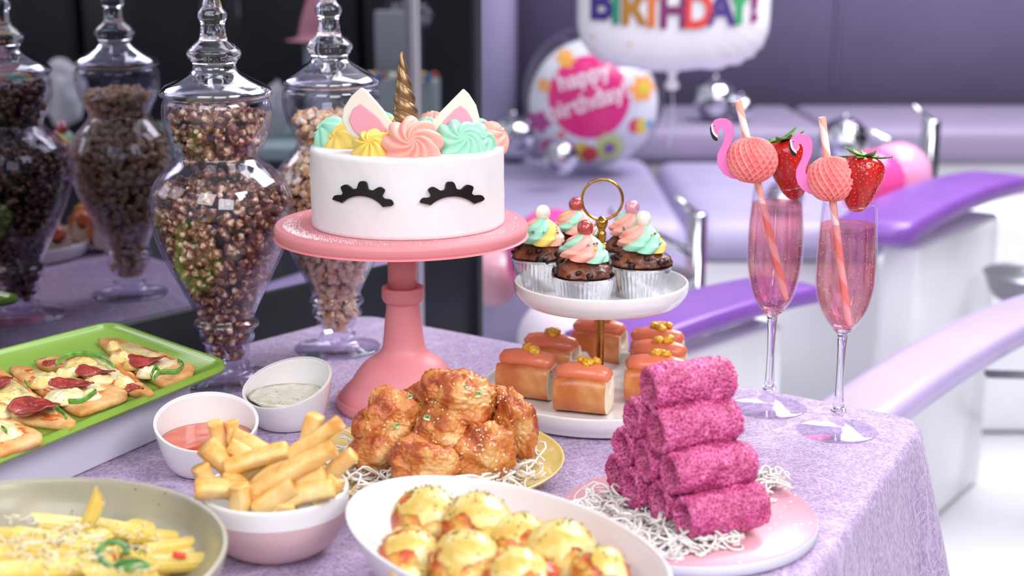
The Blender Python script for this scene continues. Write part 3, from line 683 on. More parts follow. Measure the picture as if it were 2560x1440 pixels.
# champagne flutes ---------------------------------------------------
def flute(bx_, by_, pts, footr, liq, label, glabel, seed):
    b0 = at(bx_, by_); D = b0.y; g = thing('champagne_flute', label, 'glass', b0, 0, 'champagne flutes'); th = .0013
    op = prof(D, pts)[::-1]; out = smooth_prof(op, 4)
    zb = zpx(liq[1], D); inn = [(r - th, z) for r, z in out if z > zb]
    pr = smooth_prof([(footr, .0004), (footr, .002), (footr * .7, .0045), (footr * .35, .008), (footr * .14, .014), (op[0][0], .022)], 4) + out[1:] + inn[::-1] + [(inn[0][0] * .5, zb - .001), (.0004, zb - .0015)]
    m = MB(); kf = 18; lathe(m, pr[:kf], 72, capt=False); linkm('flute_foot', m, M_fl, g)
    ks = next(i for i in range(len(pr)) if i > kf and pr[i][1] > zb - .001); m = MB(); lathe(m, pr[kf - 1:ks + 1], 48); linkm('stem', m, M_gl, g)
    m = MB(); lathe(m, pr[ks:], 72, capb=False, capt=False); linkm('flute_bowl', m, M_fl, g)
    zl = zpx(liq[0], D); lq = [(.0005, zb + .0003)] + [(r - .00012, z) for r, z in inn if z < zl]
    lq.append((zr_of(inn, zl) - .00012, zl)); m = MB(); lathe(m, lq + [(.0005, zl)], 64, capb=False, capt=False)
    c = linkm('pink_champagne', m, M_champ); c.location = b0; c['label'] = glabel; c['category'] = 'drink'
    rs = np.random.RandomState(seed); m = MB()
    for k in range(150):
        z = zb + (zl - zb) * rs.rand() ** .8; R = zr_of(inn, z) * .93; a = rs.rand() * 6.3; ball(m, (R * math.cos(a), R * math.sin(a), z), .0003 + .0004 * rs.rand(), 1)
    o = linkm('bubbles', m, mat('bubble_white', '#fff0f0', rough=.2), c); o['kind'] = 'stuff'
    return b0, D, inn
fl1 = [(60, 463), (64, 500), (69, 560), (70, 610), (69, 655), (62, 700), (48, 745), (28, 775), (14, 790), (11, 815), (9.5, 860), (9.5, 900), (12, 950), (17, 985)]
fl2 = [(67, 506), (71, 560), (74, 620), (75, 680), (73, 720), (62, 765), (44, 800), (24, 824), (14, 836), (11, 860), (10, 900), (10, 950), (12, 1000), (19, 1040)]
F1, DF1, inF1 = flute(1921, 1020, fl1, .037, (507, 776), 'champagne flute with pink drink, farther from the table corner', 'pink bubbly drink in the champagne flute farther from the table corner', 1)
F2, DF2, inF2 = flute(2093, 1078, fl2, .037, (560, 822), 'champagne flute with pink drink, nearest the table corner', 'pink bubbly drink in the champagne flute nearest the table corner', 2)
def straw_mat():
    m = bpy.data.materials.new('striped_straw'); m.use_nodes = True; N = m.node_tree.nodes; L = m.node_tree.links; b = N['Principled BSDF']; b.inputs['Roughness'].default_value = .55
    tc = N.new('ShaderNodeTexCoord'); s = N.new('ShaderNodeSeparateXYZ'); L.new(tc.outputs['Object'], s.inputs[0])
    at2 = N.new('ShaderNodeMath'); at2.operation = 'ARCTAN2'; L.new(s.outputs[1], at2.inputs[0]); L.new(s.outputs[0], at2.inputs[1])
    a = N.new('ShaderNodeMath'); a.operation = 'MULTIPLY'; a.inputs[1].default_value = 1 / (2 * PI); L.new(at2.outputs[0], a.inputs[0])
    z = N.new('ShaderNodeMath'); z.operation = 'MULTIPLY'; z.inputs[1].default_value = 24; L.new(s.outputs[2], z.inputs[0])
    ad = N.new('ShaderNodeMath'); L.new(a.outputs[0], ad.inputs[0]); L.new(z.outputs[0], ad.inputs[1])
    fr = N.new('ShaderNodeMath'); fr.operation = 'FRACT'; L.new(ad.outputs[0], fr.inputs[0])
    g = N.new('ShaderNodeMath'); g.operation = 'GREATER_THAN'; g.inputs[1].default_value = .5; L.new(fr.outputs[0], g.inputs[0])
    mx = N.new('ShaderNodeMix'); mx.data_type = 'RGBA'; mx.inputs[6].default_value = rgb('#fbf2ea'); mx.inputs[7].default_value = rgb('#f9b7a2'); L.new(g.outputs[0], mx.inputs[0]); L.new(mx.outputs[2], b.inputs['Base Color']); return m
M_str = straw_mat()
fo = [(150, 505), (105, 490), (77, 440), (70, 375), (85, 310), (125, 267), (185, 250), (245, 255), (295, 285), (325, 340), (326, 420), (308, 500), (275, 575), (252, 640), (252, 690), (285, 722), (330, 760), (350, 850), (385, 935), (300, 925), (222, 880), (167, 810), (146, 730), (152, 650), (182, 590), (215, 520), (228, 450), (222, 390), (200, 362), (177, 368), (160, 400), (155, 440)]
fb = [(151, 506), (120, 500), (100, 485), (78, 440), (68, 375), (74, 335), (86, 395), (104, 430), (135, 460), (149, 470)]
fw = [(149, 470), (135, 460), (104, 430), (86, 395), (78, 330), (92, 305), (100, 360), (112, 400), (135, 430), (150, 440)]
M_fp = mat('flamingo_pink', '#f47cc0', rough=.5); M_tis = mat('tissue_pink', [(.35, '#fb8f8e'), (.65, '#fba5a2')], scale=60, rough=.75, sss=.3, sssr=.006)
def straw(x0, y0, x1, y1, Y, bpx, bpy_, brx, brz, ox, oy, sx_, sy_, label, flabel, yaw):
    top, bot = atY(x0, y0, Y), atY(x1, y1, Y + .004); d = top - bot; L = d.length
    o = MB(); tube(o, [(0, 0, 0), (0, 0, L * .33), (0, 0, L * .66), (0, 0, L)], .0035, 20, cap=False); 
    th = [(0, 0, L), (0, 0, 0)]; tube(o, [(0, 0, L), (0, 0, 0)], .0031, 20, cap=False)
    v = o.verts(); ob = linkm('paper_straw', o, M_str); ob.location = bot; ob.rotation_euler = d.to_track_quat('Z', 'Y').to_euler()
    tag(ob, label, 'straw', 'striped paper straws')
    # honeycomb flamingo threaded on the straw
    c = atY(bpx, bpy_, Y); rx = brx / F * (Y * CP + .3); rz = brz / F * (Y * CP + .3)
    f = thing('flamingo_topper', flabel, 'decoration', c, 0, 'flamingo straw toppers')
    na, nb = 220, 110; V = []; nu, nv = 20, 7
    for i in range(nb + 1):
        ph = -PI / 2 + PI * i / nb
        for j in range(na):
            a = 2 * PI * j / na; u = a / (2 * PI) * nu; vv = (ph / PI + .5) * nv
            # diamond cells: two families of zigzag walls
            q = abs(math.sin(PI * (u + vv))) ; w2 = abs(math.sin(PI * (u - vv))); cell = min(q, w2)
            dd = 1 - .15 * min(1, cell * 1.35) * math.cos(ph) ** .4
            pin = 1 - .07 * math.exp(-((math.cos(ph)) / .25) ** 2)
            V.append((rx * dd * math.cos(ph) * math.cos(a), rx * .95 * dd * math.cos(ph) * math.sin(a), rz * dd * math.sin(ph) * pin))
    m = MB(); m.add(V, [(i * na + j, i * na + (j + 1) % na, (i + 1) * na + (j + 1) % na, (i + 1) * na + j) for i in range(nb) for j in range(na)])
    ob2 = linkm('honeycomb_ball', m, M_tis, f, smooth=False); ob2.rotation_euler = (0, yaw, 0)
    fr = lambda dy: (lambda u, v, w_: tuple(atY(ox + u * sx_, oy + v * sy_, Y + dy) - c + Vector((0, w_, 0))))
    m = MB(); prism(m, fo, .0022, fr(-.002), 0); linkm('flamingo_neck', m, M_fp, f, angle=40)
    m = MB(); prism(m, [(p[0] + 9, p[1] + 2) for p in fo[5:29]], .001, fr(.0035), 0); linkm('flamingo_neck', m, M_fp, f, angle=40)
    m = MB(); prism(m, fb, .0028, fr(-.0022)); linkm('beak_tip', m, mat('beak_black', '#15151a', rough=.4), f, angle=40)
    m = MB(); prism(m, fw, .0026, fr(-.0022)); linkm('beak_base', m, mat('beak_white', '#f4eeee', rough=.5), f, angle=40)
    m = MB(); e = atY(ox + 121 * sx_, oy + 331 * sy_, Y - .0035) - c; ball(m, e, .0011, 2, (1, .4, 1)); linkm('eye_white', m, MATS['beak_white'], f)
    m = MB(); ball(m, e + Vector((0, -.0005, 0)), .0007, 2, (1, .4, 1)); linkm('pupil', m, MATS['beak_black'], f)
straw(1845, 252, 1964, 748, F1.y - .004, 1880, 400, 56, 51, 1760, 240, 1 / 4.5, 1 / 4.5, 'pink striped paper straw in the farther champagne glass', 'flamingo honeycomb topper with beak over open space on the left straw', .12)
straw(2055, 293, 2121, 812, F2.y - .004, 2078, 447, 53, 50, 1957, 279, 1 / 4.5, 1 / 4.5, 'pink striped paper straw in the nearer champagne glass', 'flamingo honeycomb topper with beak against the strawberry on the right straw', .03)
def strawberry(px, py, Y, hw, hh, tilt, label, seed):
    c = atY(px, py, Y); k = (Y * CP + .3) / F; R = hw * k; Hh = hh * k * 2
    t = thing('strawberry', label, 'fruit', c, 0, 'strawberries on the glass rims'); t.rotation_euler = tilt
    pr = [(.02, -.5), (.28, -.47), (.5, -.36), (.72, -.15), (.93, .1), (1, .27), (.93, .4), (.65, .5), (.25, .5), (.03, .46)]
    sp = smooth_prof(pr, 5); m = MB(); lathe(m, [(r * R, z * Hh) for r, z in sp], 72)
    v = m.verts(); seeds = []; rs = random.Random(seed)
    for i in range(13):
        z = -.42 + .86 * i / 13; rr = zr_of([(r, q) for r, q in sp[:36]], z); n = max(3, int(rr * 17))
        for j in range(n):
            a = 2 * PI * (j + .5 * (i % 2)) / n + rs.uniform(-.06, .06); seeds.append((rr * R * math.cos(a), rr * R * math.sin(a), z * Hh, a))
    S = np.array([s[:3] for s in seeds])
    d = np.sqrt(((v[:, None, :] - S[None]) ** 2).sum(2)).min(1); f = 1 - .075 * np.exp(-(d / (.0017)) ** 2)
    v[:, :2] *= f[:, None]; v *= (1 + .03 * vn(v, 60, seed))[:, None]; m.set(v)
    linkm('berry', m, mat('berry_red', [(.35, '#a80d10'), (.65, '#c9191a')], scale=60, rough=.22, coat=.5, sss=.15), t)
    m = MB()
    for x, y, z, a in seeds: ball(m, (x * .95, y * .95, z), .00062, 1, (.8, .8, 1.4))
    linkm('seeds', m, mat('berry_seed', '#d8a23a', rough=.4), t)['kind'] = 'stuff'
    for i in range(9):
        a = 2 * PI * i / 9 + rs.uniform(-.15, .15); L = R * rs.uniform(.85, 1.25); m = MB(); wd = R * .2; lift = rs.uniform(.0, .5)
        sec = []; V = []
        for q in range(7):
            s = q / 6; r_ = s * L; z_ = Hh * .49 + R * (.14 + lift * s * s * .9 - .25 * s * (1 - lift)); w_ = wd * math.sin(PI * min(s * .85 + .12, 1)) 
            for g in (-1, 0, 1): V.append((r_ * math.cos(a) - g * w_ * math.sin(a), r_ * math.sin(a) + g * w_ * math.cos(a), z_ - (.12 * R if g == 0 else 0) * .4))
            for g in (1, 0, -1): V.append((r_ * math.cos(a) - g * w_ * .9 * math.sin(a), r_ * math.sin(a) + g * w_ * .9 * math.cos(a), z_ - .0006 - (.12 * R if g == 0 else 0) * .4))
        m.add(V, [(q * 6 + j, (q + 1) * 6 + j, (q + 1) * 6 + (j + 1) % 6, q * 6 + (j + 1) % 6) for q in range(6) for j in range(6)] + [tuple(range(6)), tuple(range(41, 35, -1))])
        linkm('leaf', m, mat('berry_leaf', [(.35, '#3c7a2e'), (.65, '#86b95a')], scale=70, rough=.45), t)
strawberry(1975, 425, F1.y + .01, 47, 66, (0, R_(-14), 0), 'strawberry on the rim of the farther champagne glass, behind a flamingo', 3)
strawberry(2150, 462, F2.y - .004, 47, 57, (R_(-8), R_(8), 0), 'strawberry on the rim of the nearer champagne glass, at right', 4)
# ================================================================== CAKE + STAND
S0 = at(1012, 1012); DS = S0.y; Mps = mat('pink_stand', [(.3, '#e28b93'), (.7, '#e7949b')], scale=12, rough=.42)
st = thing('cake_stand', 'tall matte pink cake stand with round plate under the unicorn cake', 'cake stand', S0)
base = prof(DS, [(36, 640), (36, 712), (36, 724)]); zP = zpx(555, DS)
pr = prof(DS, [(37, 650), (37, 700), (37, 716)]); rg = prof(DS, [(37, 718), (51, 716), (53, 724), (53, 742), (48, 752), (42, 757), (42, 764), (46, 800), (51, 850), (57, 872), (72, 888), (92, 900), (112, 920), (122, 934), (134, 952), (154, 972), (164, 992)])
z_end = rg[-1][1]
sp = [(.067, .0005), (.0685, .005), (.067, .012)] + rg[::-1]
m = MB(); lathe(m, smooth_prof(sp, 3), 72); linkm('stand_base', m, Mps, st)
m = MB(); lathe(m, [(pr[0][0], zP - .02), (pr[0][0], rg[0][1] - .002)][::-1], 48); linkm('stem', m, Mps, st)
Rp = rpx(316, DS, zP); m = MB(); lathe(m, smooth_prof([(pr[0][0], zP - .014), (Rp * .93, zP - .0135), (Rp * .985, zP - .0115), (Rp, zP - .007), (Rp, zP - .003), (Rp * .985, zP)], 3) + [(0.001, zP)], 96, capt=False); linkm('stand_plate', m, Mps, st, angle=50)
rs = np.random.RandomState(4); m = MB(); sv = []
for k in range(900):
    a = rs.normal(-2.65, .35) if k < 650 else rs.rand() * 6.3; r = Rp * (.93 - abs(rs.normal() * .06)); r = max(r, .099); sv.append((r * math.cos(a), r * math.sin(a), zP + .0003)); box(m, sv[-1], (.0005,) * 3, rot=rot3(*rs.rand(3)))
o = linkm('sugar', m, mat('sugar', '#ffffff', rough=.2), smooth=False); o.location = S0; tag(o, 'sprinkled white sugar grains on the pink stand plate', 'sugar', None, 'stuff')
CC = Vector((at(1021, 900).x, DS, T + zP)); CC.x = atY(1021, 555, DS).x; Rc = rpx(240, DS, .2); Hc = zpx(362, DS) - zP
ck = thing('unicorn_cake', 'white unicorn cake with lashes, pink ears and pastel rosettes on pink stand', 'cake', CC)
m = MB(); cp_ = [(Rc * .985, 0), (Rc, .002), (Rc * 1.003, Hc * .5), (Rc * 1.0, Hc - .004), (Rc * .99, Hc - .0008), (Rc * .95, Hc)] + [(Rc * t, Hc) for t in (.8, .5, .2, .003)]
lathe(m, [(r, z) for r, z in cp_[:1] + [(Rc * 1.0, .001 + (Hc - .006) * k / 24) for k in range(25)] + cp_[3:]], 128, rfun=lambda th, k, z: 1 + .0025 * np.sin(th * 9 + z * 90) + .0012 * np.sin(th * 31 + z * 260))
linkm('cake_body', m, mat('white_icing', [(.3, '#e8e4e6'), (.7, '#efecee')], scale=25, rough=.45, sss=.12, sssr=.004, bump=.12, bscale=90), ck)
# eyelashes lie on the curved side
def lash(cx, cy, half, sag, flip, rotd):
    Rr = (half ** 2 + sag ** 2) / (2 * sag); sp_ = math.asin(half / Rr) ; n = 90; V = []; k = (DS * CP + .27 - Rc) / F * 1.0
    tips = [(-.97, 15), (-.52, 24), (-.03, 26), (.46, 24), (.93, 16)]
    for i in range(n + 1):
        u = -1 + 2 * i / n; u *= 1.06; a = u * sp_ ; ro = 18 - 4 * abs(u) ** 3
        bump_ = max([L * math.exp(-((u - c_) / .135) ** 4) for c_, L in tips]); rads = (Rr, Rr + ro * .5, Rr + ro + bump_ * .72)
        for lay in (0, 1):
            for r_ in rads:
                # lashes lean outward
                aa = a + (r_ - Rr) / Rr * u * .38
                x = r_ * math.sin(aa); y = -(r_ * math.cos(aa) - Rr); c_, s_ = math.cos(rotd), math.sin(rotd)
                px_, py_ = (cx + (x * c_ - y * s_), cy + x * s_ + y * c_)
                sx_ = (px_ - 1021) / 241.0; ang = math.asin(max(-.99, min(.99, sx_))); rad = Rc * 1.002 + (.0002 if lay == 0 else .0026)
                P = atY(px_, py_, DS - Rc * math.cos(ang)); V.append((rad * math.sin(ang), -rad * math.cos(ang), P.z - CC.z))
    Fc = []
    for i in range(n):
        a, b = i * 6, (i + 1) * 6
        for q in (0, 1): Fc.append((a + 3 + q, b + 3 + q, b + 4 + q, a + 4 + q)); Fc.append((a + q, a + 1 + q, b + 1 + q, b + q))
        Fc.append((a, b, b + 3, a + 3)); Fc.append((a + 5, b + 5, b + 2, a + 2))
    Fc += [(0, 3, 4, 1), (1, 4, 5, 2), (n * 6, n * 6 + 1, n * 6 + 4, n * 6 + 3), (n * 6 + 1, n * 6 + 2, n * 6 + 5, n * 6 + 4)]
    m = MB(); m.add(V, Fc); linkm('eyelash', m, mat('fondant_black', '#1c1216', rough=.35), ck, angle=35)
lash(934, 489, 47, 20, 1, R_(6)); lash(1138, 490, 47, 18, 1, R_(-2))
for lbl, P_, fx in (('l', [(903, 218), (916, 224), (958, 270), (988, 312), (996, 338), (975, 352), (935, 362), (898, 352), (868, 330), (853, 304), (857, 272), (878, 240)], [(902, 258), (920, 270), (950, 294), (968, 318), (962, 340), (938, 352), (905, 345), (882, 322), (872, 298), (883, 272)]),
    ('r', [(1158, 222), (1172, 236), (1190, 265), (1199, 300), (1198, 334), (1160, 345), (1100, 345), (1064, 335), (1076, 310), (1100, 280), (1132, 248)], [(1152, 264), (1166, 275), (1180, 298), (1186, 330), (1150, 345), (1100, 345), (1092, 330), (1112, 298), (1136, 274)])):
    ye = DS - (.040 if lbl == 'l' else .030); dy = .012 if lbl == 'l' else .012
    Po = [atY(x, y, ye) for x, y in P_]; c0 = sum(Po, Vector()) / len(Po)
    def fr(u, v, w_, off=0): q = atY(u, v, ye); x = q.x - CC.x; return (x, ye - DS + w_ + off + abs(x) * .25 - .01, q.z - CC.z)
    m = MB(); prism(m, P_, .005, fr, 0); e_ = linkm('ear', m, mat('cream_fondant', '#f0e8d8', rough=.4, sss=.1), ck, angle=40)
    bv = e_.modifiers.new('b', 'BEVEL'); bv.width = .0015; bv.segments = 3; bv.limit_method = 'ANGLE'
    m = MB(); prism(m, fx, .003, lambda u, v, w_: fr(u, v, w_, -.0035), 0); e2 = linkm('inner_ear', m, mat('pink_fondant', '#f0a6b8', rough=.4, sss=.1), e_, angle=40)
    bv = e2.modifiers.new('b', 'BEVEL'); bv.width = .001; bv.segments = 3; bv.limit_method = 'ANGLE'
# twisted golden horn
zt_ = zpx(131, DS - .005) ; zb_ = zP + Hc - .002; hb = MB(); n, sg = 150, 64; V = []; Lh = zt_ - zb_; Rh = rpx(43, DS, .3)
for i in range(n + 1):
    t = i / n; R0 = Rh * (1 - t) ** .82 + .0012
    for j in range(sg):
        a = 2 * PI * j / sg; ph = 2 * a + 2 * PI * (t ** .8) * 7.6; R1 = R0 * (.74 + .26 * abs(math.sin(ph / 2)) ** .65)
        V.append((R1 * math.cos(a) - .005 * t + .001, R1 * math.sin(a), Hc - .002 + Lh * t))
hb.add(V, [(i * sg + j, i * sg + (j + 1) % sg, (i + 1) * sg + (j + 1) % sg, (i + 1) * sg + j) for i in range(n) for j in range(sg)] + [tuple(n * sg + j for j in range(sg))])
linkm('horn', hb, mat('bronze_gold', [(.3, '#86664a'), (.7, '#a3825e')], scale=60, rough=.32, metal=.75), ck)
M_ic = {'mint': mat('mint_cream', '#a3dec3', rough=.42, sss=.15), 'yellow': mat('yellow_cream', '#f0d26c', rough=.42, sss=.15), 'coral': mat('coral_cream', '#fbb1a2', rough=.42, sss=.15)}
def rosette(c, R, Hh, nrm, col, par, n=8, tw=2.6, seed=0, spin=0, name='rosette'):
    nr, sg = 26, 120; V = [(0, 0, Hh * 1.12)]
    for i in range(1, nr + 1):
        t = i / nr
        for j in range(sg):
            a = 2 * PI * j / sg; ph = n * (a + spin) / 1.0 + tw * n * .32 * math.log(t + .16)
            rd = abs(math.sin(ph / 2)); env = min(1, t * 3) * (1 - .3 * t)
            rr = R * t * (1 + .09 * t * (rd * 2 - 1))
            zz = Hh * (1 - t ** 2.3) ** .75 + Hh * .42 * (rd ** .7 - .5) * env + (.0 if t < 1 else -Hh * .25)
            V.append((rr * math.cos(a), rr * math.sin(a), zz))
    V += [(R * .8 * math.cos(2 * PI * j / sg), R * .8 * math.sin(2 * PI * j / sg), -Hh * .5) for j in range(sg)]
    Fc = [(0, 1 + j, 1 + (j + 1) % sg) for j in range(sg)]
    for i in range(nr):
        for j in range(sg): a = 1 + i * sg; j2 = (j + 1) % sg; Fc.append((a + j, a + sg + j, a + sg + j2, a + j2))
    Fc.append(tuple(1 + nr * sg + j for j in range(sg))[::-1])
    q = Vector(nrm).to_track_quat('Z', 'Y').to_matrix(); v = np.array(V); v *= (1 + .02 * vn(v, 150, seed))[:, None]; v = v @ np.array(q).T + np.array(c)
    m = MB(); m.add(v, Fc); return linkm(name, m, M_ic[col], par)
def ros(px, py, Y, rp, col, nrm, n=8, tw=2.6, spin=0, hf=.6):
    p = atY(px, py, Y) - CC; R = rp / F * (Y * CP + .25); rosette(p, R, R * hf, nrm, col, ck, n, tw, px, spin)
ros(822, 337, DS + .0, 42, 'mint', (-.8, -.35, .6), 6, 2.2)
ros(853, 354, DS - .012, 44, 'yellow', (-.6, -.7, .6), 5, 2.4, .5)
ros(930, 372, DS - .062, 44, 'yellow', (-.2, -.85, .65), 9, 1.6, .2, .7)
ros(968, 372, DS - .06, 34, 'coral', (-.1, -.9, .5), 7, 2, .4, .5)
ros(1031, 366, DS - .068, 64, 'coral', (.05, -.95, .45), 9, 3.2)
ros(1150, 358, DS - .046, 55, 'mint', (.3, -.8, .65), 9, 2.9, 0, .5)
ros(1195, 355, DS - .03, 44, 'mint', (.7, -.6, .5), 5, 2.2, .8)
ros(1235, 345, DS + .005, 40, 'coral', (.85, -.3, .6), 7, 1.6, .3)
ros(985, 312, DS + .04, 24, 'yellow', (0, -.3, 1)); ros(1066, 315, DS + .03, 26, 'mint', (0, -.3, 1)); ros(1080, 300, DS + .05, 26, 'coral', (0, -.3, 1))
ros(880, 316, DS + .055, 34, 'coral', (-.4, .3, 1)); ros(950, 305, DS + .07, 34, 'mint', (0, .4, 1)); ros(1150, 318, DS + .06, 36, 'yellow', (.3, .4, 1)); ros(1205, 325, DS + .035, 34, 'mint', (.5, .2, 1))
# ================================================================== TIERED STAND
TS = at(1498, 1010); DT = TS.y; M_gold = mat('brass', [(.35, '#9a6a2c'), (.6, '#c79a50'), (.75, '#d9b36a')], scale=120, rough=.22, metal=1)
ts = thing('tiered_stand', 'two-tier white plate stand with gold ring handle holding cupcakes and hot dog buns', 'stand', TS)
def tier(zb, zt, Rt, Rb, name):
    fl = zb + .006
    m = MB(); lathe(m, smooth_prof([(Rb * .8, zb), (Rb, zb + .001), (Rb + (Rt - Rb) * .6, zb + .006), (Rt, zb + (zt - zb) * .6), (Rt + .0005, zt - .001), (Rt - .0012, zt + .0006), (Rt - .0028, zt - .001), (Rt - .0045, zb + (zt - zb) * .55), (Rt - .010, fl + .0015), (Rt - .016, fl)], 4) + [(.001, fl)], 96)
    linkm(name, m, M_wc, ts); return fl
zL = zpx(958, DT); RL = rpx(292, DT, zL); flL = tier(0.0005, zL, RL, rpx(272, DT, 0), 'lower_plate')
zU = zpx(701, DT); RU = rpx(217, DT, zU); flU = tier(zpx(756, DT), zU, RU, RU * .86, 'upper_plate')
zk = zpx(585, DT); m = MB(); lathe(m, smooth_prof([(.0075, flL), (.0075, flL + .002), (.0042, flL + .006), (.0038, flL + .04), (.0044, flL + .085), (.0052, zpx(756, DT) - .002), (.0085, zpx(756, DT) - .0005)], 4), 32); linkm('rod', m, M_gold, ts)
m = MB(); lathe(m, smooth_prof([(.0085, flU), (.0085, flU + .002), (.0042, flU + .006), (.0038, zk - .012), (.0052, zk - .010), (.0038, zk - .008), (.0048, zk), (.0034, zk + .004), (.006, zk + .010), (.0055, zk + .014), (.001, zk + .018)], 4), 32); linkm('rod', m, M_gold, ts)
zc0 = zpx(499, DT); rr = rpx(51, DT, zc0); m = MB(); tube(m, [(rr * math.cos(a), 0, zc0 + rr * math.sin(a)) for a in np.linspace(0, 2 * PI, 65)], .0014, 12, cap=False); o = linkm('ring_handle', m, M_gold, ts)
# cupcakes -----------------------------------------------------------
M_foil = mat('foil', [(.3, '#c9cbd2'), (.7, '#e9ebf0')], scale=60, rough=.2, metal=.92, bump=.25, bscale=120)
M_cho = mat('choc_muffin', [(.35, '#4a2316'), (.55, '#723c27'), (.7, '#915a3c')], scale=70, rough=.4, coat=.2, bump=.5, bscale=260)
M_chip = mat('choc_chip', '#2a120e', rough=.35)
PEARL = {'white': mat('pearl_white', '#f6ecdf', rough=.18, metal=.15, coat=.6), 'red': mat('pearl_red', '#b8504e', rough=.22, metal=.35, coat=.6), 'pink': mat('pearl_pink', '#e3a3b4', rough=.2, metal=.2, coat=.6)}
def cupcake(px, py, cols, pearl, spin, label, hw=58, hgt=66, seed=0, tilt=0):
    b0 = at(px, py, flU); D = b0.y; k = (D * CP + .33) / F; t = thing('cupcake', label, 'cupcake', b0, 0, 'chocolate cupcakes on the upper plate'); t.rotation_euler = (0, tilt, spin * .3)
    rb, rt, h = hw * .86 * k, hw * 1.07 * k, hgt * k; n = 180
    pf = lambda th, kk, z: 1 + .028 * np.abs(np.sin(th * 21 + seed)) * (1 if z < h * .93 else .3) + .012 * np.sin(th * 5 + z * 300)
    m = MB(); pr = [(rb, 0)] + [(rb + (rt - rb) * q / 10, h * q / 10) for q in range(1, 10)] + [(rt, h * .95), (rt * 1.035, h * .97), (rt * 1.035, h), (rt * .99, h), (rt * .97, h * .93), (rt * .9, h * .5)]
    lathe(m, pr, n, rfun=pf, capt=False); linkm('foil_cup', m, M_foil, t, angle=60)
    m = MB(); v, f = ico(5); q = v * np.array([rt * .985, rt * .985, rt * .62]); q *= (1 + .10 * fbm(v, 2.2, 4, seed))[:, None]; q[:, 2] = np.maximum(q[:, 2], -h * .3); q[:, :2] *= np.where(q[:, 2] < rt * .06, .88, 1)[:, None]; q[:, 2] += h * .97; m.add(q, f)
    linkm('muffin', m, M_cho, t); rs = random.Random(seed)
    for i in range(16):
        a = rs.uniform(0, 6.28); el = rs.uniform(.12, .75); m = MB(); r_ = rt * rs.uniform(.09, .15)
        lump(m, (rt * math.cos(el) * math.cos(a), rt * math.cos(el) * math.sin(a), h * .95 + rt * .6 * math.sin(el)), r_, r_, r_ * .9, 2, .2, 2, seed=i); linkm('chocolate_chip', m, M_chip, t)
    # piped three-colour swirl
    z0 = h * .95 + rt * .56; Hs = rt * .88; nn, sg = 60, 96; V = []; Fc = []; mi = []
    for i in range(nn + 1):
        s = i / nn; R0 = rt * (.34 + .42 * math.sin(PI * min(1, s * 1.0 + .28)) * (1 - .25 * s)) if s < .92 else rt * .3 * (1 - (s - .92) / .09)
        R0 = rt * np.interp(s, [0, .06, .3, .42, .55, .7, .8, .92, 1], [.5, .78, .78, .66, .61, .50, .39, .23, .03])
        for j in range(sg):
            a = 2 * PI * j / sg; rd = abs(math.sin(3.5 * a)); tw = a + s * 1.9 + spin
            r_ = R0 * (.78 + .26 * rd ** .6); V.append((r_ * math.cos(tw), r_ * math.sin(tw), z0 + Hs * s - rt * .10 * (1 - s) * math.cos(tw * 1.0 + 1)))
    for i in range(nn):
        for j in range(sg): Fc.append((i * sg + j, i * sg + (j + 1) % sg, (i + 1) * sg + (j + 1) % sg, (i + 1) * sg + j)); mi.append([0, 0, 1, 1, 2, 0, 1][int(j / sg * 7)])
    Fc.append(tuple(range(sg))[::-1]); mi.append(0); m = MB(); m.add(V, Fc, mi)
    linkm('frosting_swirl', m, [M_ic[c] for c in cols], t)
    m = MB(); ball(m, (rt * .05, 0, z0 + Hs + rt * .13), rt * .27, 4); linkm('pearl', m, PEARL[pearl], t)
    for i in range(7):
        a = rs.uniform(3.3, 6.1); s = rs.uniform(.25, .7); R0 = rt * np.interp(s, [0, .3, .55, .8], [.75, .78, .62, .44]); m = MB(); ball(m, (R0 * math.cos(a), R0 * math.sin(a), z0 + Hs * s), rt * .045, 2)
        linkm('sprinkle', m, mat('sprinkle%d' % (i % 4), ['#f2c230', '#6e5f78', '#8fc98f', '#5fa8c8'][i % 4], rough=.2, coat=.5), t)
cupcake(1352, 716, ('coral', 'mint', 'yellow'), 'white', .4, 'left cupcake with mint and peach swirl and white pearl', seed=1)
cupcake(1458, 762, ('coral', 'mint', 'yellow'), 'red', 2.2, 'front cupcake with peach and mint swirl and dark red pearl', hw=61, seed=2)
cupcake(1601, 736, ('coral', 'mint', 'yellow'), 'white', 1.2, 'right cupcake with mint and yellow swirl and white pearl', hw=60, seed=3)
cupcake(1437, 692, ('coral', 'mint', 'yellow'), 'red', 3.0, 'back cupcake with red pearl left of the gold ring post', hw=56, seed=4)
cupcake(1574, 697, ('mint', 'coral', 'mint'), 'pink', .2, 'back cupcake with pink pearl behind the right one', hw=55, seed=5)
